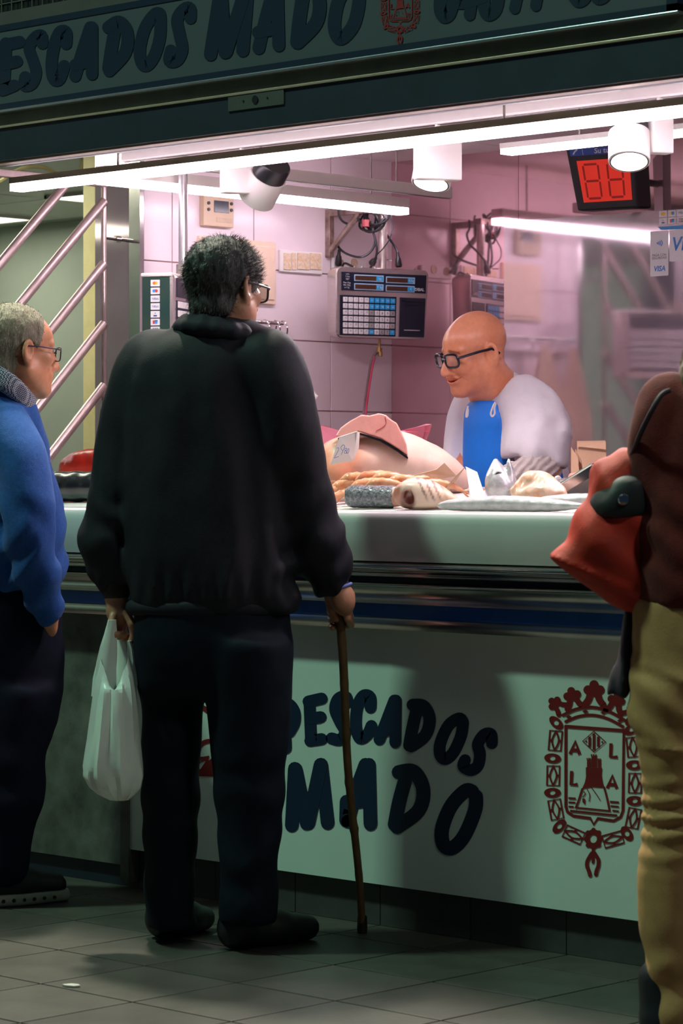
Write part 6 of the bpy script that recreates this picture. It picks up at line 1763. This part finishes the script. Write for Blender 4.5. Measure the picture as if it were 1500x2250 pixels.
names = ['lowest prawn at the left end of the heap', 'second prawn from the left in the heap', 'prawn right under the handwritten price card', 'topmost prawn in the middle of the heap', 'prawn right of the topmost one', 'prawn behind the open fish head',
         'front prawn above the left of the scaled piece', 'front prawn above the right of the scaled piece', 'prawn beside the brown folded card', 'rightmost prawn of the heap by the tent card', 'single prawn touching the left end of the scaled piece']
for (a, b_, Y, an, sz), nm in zip(pl, names): prawn(a, b_, Y, an, sz*1.12, nm)
mound = Body(*BB(LY(735, 1110, .25), LY(1000, 1040, .3), np.array([.02, .1, .02])), .007)
mound.chain([(LY(750, 1098, .27), .014), (LY(800, 1088, .29), .024), (LY(870, 1086, .29), .022), (LY(960, 1092, .29), .014)], .02)
mound.disp(lambda x, y, z: .006*fbm(x*40, y*40, z*40))
o = tag(mound.mesh('crushed_ice', m_marble, None), 'mound of crushed ice under the prawns', 'ice', kind='stuff'); base_on_bed(o, .001)
# silver fish head pointing up with open jaws
t = thing('upright_fish', 'silver fish head standing upright with open jaws before the blue apron', 'fish', cw(*LY(1098, 1080, .36)))
s_ = Body(*BB(LY(1055, 1095, .36), LY(1145, 1010, .36), np.array([.02, .09, .02])), .004)
s_.chain([(LY(1098, 1080, .37), .041), (LY(1095, 1062, .37), .033), (LY(1091, 1045, .37), .021), (LY(1089, 1031, .37), .011), (LY(1089, 1021, .37), .004)], .004)
s_.chain([(LY(1118, 1080, .38), .024), (LY(1120, 1058, .38), .015), (LY(1119, 1038, .38), .009), (LY(1117, 1021, .38), .004)], .003)
s_.disp(lambda x, y, z: .001*fbm(x*60, y*60, z*60)); s_.mesh('skin', m_silver, t)
ey = P(1093, 1056, Y=.37)-FW*.031
MB().lathe([(0, .0105), (.003, .009)], ey, -FW, 18).build('eye', m_eye, t, True); MB().lathe([(.0005, .0135), (.0022, .0115)], ey, -FW, 18).build('eye_ring', m_greyskin, t, True)
base_on_bed(t)
# long grey fish along the edge, second one behind it
def long_fish(pts, label, flat=.62, m=m_greyskin):
    t = thing('whole_fish', label, 'fish', cw(*LY(pts[0][0], pts[0][1], pts[0][2])), 'grey fish along the counter edge')
    q = [(LY(a, b_, Y), r) for a, b_, Y, r in pts]
    lo = np.min([p for p, r in q], 0)-.06; hi = np.max([p for p, r in q], 0)+.06
    s_ = Body(lo, hi, .005); s_.chain(q, .01)
    zm = np.mean([p[2] for p, r in q]); s_.disp(lambda x, y, z: .0015*fbm(x*30, y*30, z*30))
    s_.mesh('body', m, t, post=lambda p: np.stack([p[:, 0], p[:, 1], zm+(p[:, 2]-zm)*flat], 1))
    e, d = q[-1][0], (q[-1][0]-q[-2][0]); d = d/np.linalg.norm(d); up = np.array([0, 0, 1])
    b = MB(); b.prism([cw(*(e-d*.01+up*.004)), cw(*(e+d*.05+up*.022)), cw(*(e+d*.038)), cw(*(e+d*.05-up*.012)), cw(*(e-d*.01-up*.004))], FW*.003); b.build('tail', m, t)
    f0 = q[2][0]; b = MB(); b.prism([cw(*(f0+np.array([0, -q[2][1]*.9, 0]))), cw(*(f0+d*.05+np.array([0, -q[2][1]-.004, -.008]))), cw(*(f0+d*.045+np.array([0, -q[2][1]-.002, .010])))], FW*.002); b.build('fin', m, t)
    ee = P(pts[0][0]+9, pts[0][1]-6, Y=pts[0][2]-q[0][1]*.9); MB().lathe([(0, .004), (.002, .003)], ee, -FW, 12).build('eye', m_eye, t)
    base_on_bed(t); return t
long_fish([(968, 1112, .085, .010), (1000, 1108, .09, .022), (1060, 1104, .09, .030), (1130, 1104, .09, .031), (1200, 1107, .09, .026), (1258, 1110, .09, .014), (1290, 1111, .09, .006)], 'long pale grey fish lying along the front edge of the counter')
long_fish([(1165, 1104, .19, .012), (1200, 1098, .20, .022), (1250, 1092, .21, .026), (1310, 1086, .22, .020), (1350, 1084, .23, .010)], 'speckled grey fish under the orange parcel')
# orange parcel wrapped in film with a label flap
t = thing('wrapped_fillet', 'orange fillet wrapped in film with a white label in front of the fishmonger arm', 'parcel', cw(*LY(1180, 1100, .26)))
s_ = Body(*BB(LY(1105, 1115, .2), LY(1250, 1030, .32), np.array([.02, .1, .02])), .0045)
s_.chain([(LY(1130, 1088, .26), .014), (LY(1160, 1068, .27), .022), (LY(1178, 1064, .27), .026), (LY(1205, 1076, .27), .024), (LY(1240, 1094, .27), .010)], .01)
s_.chain([(LY(1150, 1094, .25), .020), (LY(1200, 1094, .25), .020)], .02)
s_.disp(lambda x, y, z: .006*np.abs(fbm(x*28, y*28, z*28))-.003)
s_.mesh('wrap', pm('orange_film', (0.82, 0.34, 0.18), 0.25, c2=(0.88, 0.66, 0.58), scale=24, coat=.6), t)
q = [P(1122, 1094, d=7.20), P(1150, 1066, d=7.24), P(1168, 1062, d=7.25), P(1172, 1082, d=7.22), P(1146, 1098, d=7.18)]
lb = MB().prism(q, FW*-.001).build('label_flap', m_paper, t); b = MB()
for k in range(7): a = P(1164+1.0*k, 1064+2.2*k, d=7.236-.004*k); c_ = P(1156+1.6*k, 1069+2.4*k, d=7.225-.004*k); b.tube([a-FW*.004, c_-FW*.004], .0006, 4)
b.build('barcode', m_ink, lb); base_on_bed(t)
# steel tray
t = thing('steel_tray', 'tilted steel tray beside the orange-red bag', 'tray', P(1260, 1085, Y=.42))
A, B, C_, D_ = P(1215, 1086, Y=.36), P(1308, 1042, Y=.36), P(1330, 1040, Y=.60), P(1250, 1082, Y=.60)
A = Vector((A.x, .36, bed(.36)+.005)); B = P(1309, 1041, Y=.40); D_ = Vector((A.x, .62, bed(.62)+.005)); C_ = B+(D_-A)
n = (B-A).cross(D_-A).normalized(); b = MB(); b.prism([A, B, C_, D_], n*.002)
for p, q in ((A, B), (B, C_), (C_, D_), (D_, A)):
    inw = ((A+C_)/2-(p+q)/2).normalized()*.002; b.prism([p, q, q+n*.028, p+n*.028], inw); b.tube([p+n*.028, q+n*.028], .003, 6)
b.build('pan', m_inox, t, True)
# round-ended rod by the apron
t = thing('sharpening_rod', 'white disc-guard steel rod lying beside the steel tray', 'rod', P(1226, 1056, Y=.55))
p = P(1224, 1055, Y=.55); MB().lathe([(0, .012), (.003, .0125), (.006, .010)], p, (RT*.5-FW*.85), 18).build('guard', m_white, t, True)
MB().tube([p+(RT*.5-FW*.85)*.004, P(1250, 1052, Y=.50)], .0038, 8).build('shaft', m_inox, t, True)
s_ = Body(*BB(LY(1248, 1070, .5), LY(1275, 1035, .5), .04), .005); s_.chain([(LY(1252, 1054, .5), .008), (LY(1262, 1048, .5), .011), (LY(1272, 1052, .5), .008)], .01); s_.disp(lambda x, y, z: .003*fbm(x*50, y*50, z*50))
s_.mesh('handle', pm('coral_handle', (0.75, 0.24, 0.18), 0.4), t)
# pink wrapping paper standing behind the loin
t = thing('pink_paper_sheet', 'pink wrapping paper folded behind the loin and steak', 'paper', P(820, 1090, d=7.95))
edge = [(688, 930, 7.90), (715, 936, 7.92), (745, 946, 7.95), (800, 950, 7.97), (880, 946, 7.95), (915, 938, 7.90), (936, 931, 7.86), (948, 932, 7.83), (944, 948, 7.85), (936, 968, 7.88), (926, 976, 7.90), (905, 978, 7.92), (890, 985, 7.93)]
up_ = [P(x, y, d=d) for x, y, d in edge]; dn = [Vector((p.x, p.y, max(bed(p.y)+.002, .0))) for p in up_[:6]]
b = MB(); low = [P(x, y, d=d+.012) for x, y, d in ((688, 980, 7.9), (715, 982, 7.92), (745, 990, 7.95), (800, 995, 7.97), (880, 990, 7.95), (915, 978, 7.91))]
poly = up_+[P(880, 1060, d=7.95), Vector((P(870, 1100, d=7.95).x, P(870, 1100, d=7.95).y, bed(.9))), Vector((P(700, 1100, d=7.92).x, P(700, 1100, d=7.92).y, bed(.75)))]
b.prism(poly, FW*.004); b.build('sheet', m_pinkp, t)
b = MB(); b.prism([P(880, 950, d=7.935), P(934, 934, d=7.84), P(928, 972, d=7.88), P(890, 976, d=7.92)], -FW*.003); b.build('folded_corner', m_pinkp, t)
# price ticket on a wire, mostly hidden by the black jacket
t = thing('ticket_stand', 'white paper ticket on a wire peeking out behind the black jacket shoulder', 'ticket', P(684, 1110, d=7.9))
b = MB(); b.prism([P(660, 842, d=7.9), P(676, 842, d=7.9), P(699, 870, d=7.92), P(682, 890, d=7.92), P(660, 880, d=7.9)], FW*.002); b.build('ticket', m_paper, t)
MB().tube([P(676, 880, d=7.915), Vector((P(676, 880, d=7.915).x, P(676, 880, d=7.915).y, bed(.7)))], .002, 6).build('wire', m_inox, t)
# kraft paper bags standing behind the tray
for k, (x0, x1, y0, Y, lab) in enumerate(((1255, 1276, 985, .76, 'front brown paper bag leaning on the fishmonger back'), (1264, 1284, 990, .78, 'middle brown paper bag beside the fishmonger back'), (1268, 1330, 972, .84, 'widest brown paper bag with a folded top near the red bag'))):
    t = thing('paper_bag', lab, 'paper bag', P((x0+x1)/2, 1060, Y=Y), 'brown paper bags behind the tray')
    a, c_ = P(x0, y0, Y=Y), P(x1, y0-2, Y=Y)
    if k < 2: a = P(x0, y0, Y=Y); c_ = a+RT*.006-FW*.10*.3+FW*.02; c_ = P(x1-6, y0+22, Y=Y-.03)
    b = MB(); b.prism([a, c_, Vector((c_.x+.006, c_.y, bed(c_.y))), Vector((a.x, a.y, bed(a.y)))], FW*.006); b.build('front_leaf', m_kraft, t)
    b = MB(); b.prism([a+FW*.008+UP*.004, c_+FW*.010+UP*.003, Vector((c_.x+.006, c_.y, bed(c_.y)))+FW*.010, Vector((a.x, a.y, bed(a.y)))+FW*.008], FW*.006); b.build('back_leaf', m_kraft, t)
    if k == 2:
        b = MB(); b.prism([a-FW*.002, c_-FW*.002, c_-UP*.022-FW*.006, a-UP*.012-FW*.004], -FW*.003); b.build('fold', m_kraft, t)
# dark fish and red fillet on the left
t = thing('whole_fish', 'thick black fish lying on the counter between the two old men', 'fish', cw(*LY(170, 1110, .25)))
s_ = Body(*BB(LY(-40, 1130, .2), LY(420, 1030, .34), np.array([.02, .12, .02])), .007)
s_.chain([(LY(-20, 1082, .2), .020), (LY(60, 1080, .22), .040), (LY(170, 1078, .25), .045), (LY(280, 1078, .28), .038), (LY(370, 1082, .31), .016)], .01); s_.mesh('body', m_blacksk, t)
e = LY(372, 1082, .31); b = MB(); b.prism([cw(*e), cw(*(e+np.array([.05, .02, .035]))), cw(*(e+np.array([.035, .014, 0]))), cw(*(e+np.array([.05, .02, -.025])))], FW*.004); b.build('tail', m_blacksk, t); base_on_bed(t)
s_ = Body(*BB(LY(110, 1110, .45), LY(330, 1000, .55), np.array([.02, .1, .04])), .006)
s_.chain([(LY(140, 1046, .46), .014), (LY(165, 1040, .47), .028), (LY(200, 1036, .49), .036), (LY(260, 1034, .52), .036), (LY(305, 1040, .54), .022)], .015)
s_.chain([(LY(150, 1072, .46), .036), (LY(200, 1072, .49), .046), (LY(280, 1072, .53), .042)], .02); s_.disp(lambda x, y, z: .002*fbm(x*30, y*30, z*30))
def rc(pts):
    px = pts[:, 0]/pts[:, 1]*FPX+750; py = HZ-(pts[:, 2]-CAM.z)/pts[:, 1]*FPX
    m = (np.clip((160-px+.35*(1030-py))/4, 0, 1)*np.clip((1038+.1*(150-px)-py)/4, 0, 1))[:, None]; return (1-m)*np.ones(3)+m*np.array([1.9, 20, 40])
o = tag(s_.mesh('fish_fillet', m_redmeat, None, rc), 'red fillet with a pale pink end lying behind the black fish', 'fish'); base_on_bed(o)
# torn scrap on the floor
p = P(158, 2168, Z=0.0); b = MB()
b.prism([p+Vector((x, y, .001)) for x, y in ((-.02, -.012), (-.005, -.016), (.016, -.008), (.022, .006), (.006, .014), (-.012, .010))], (0, 0, .004))
tag(b.build('paper_scrap', pm('dirty_paper', (0.42, 0.40, 0.36), 0.8)), 'small torn white paper scrap on the floor tiles', 'scrap')
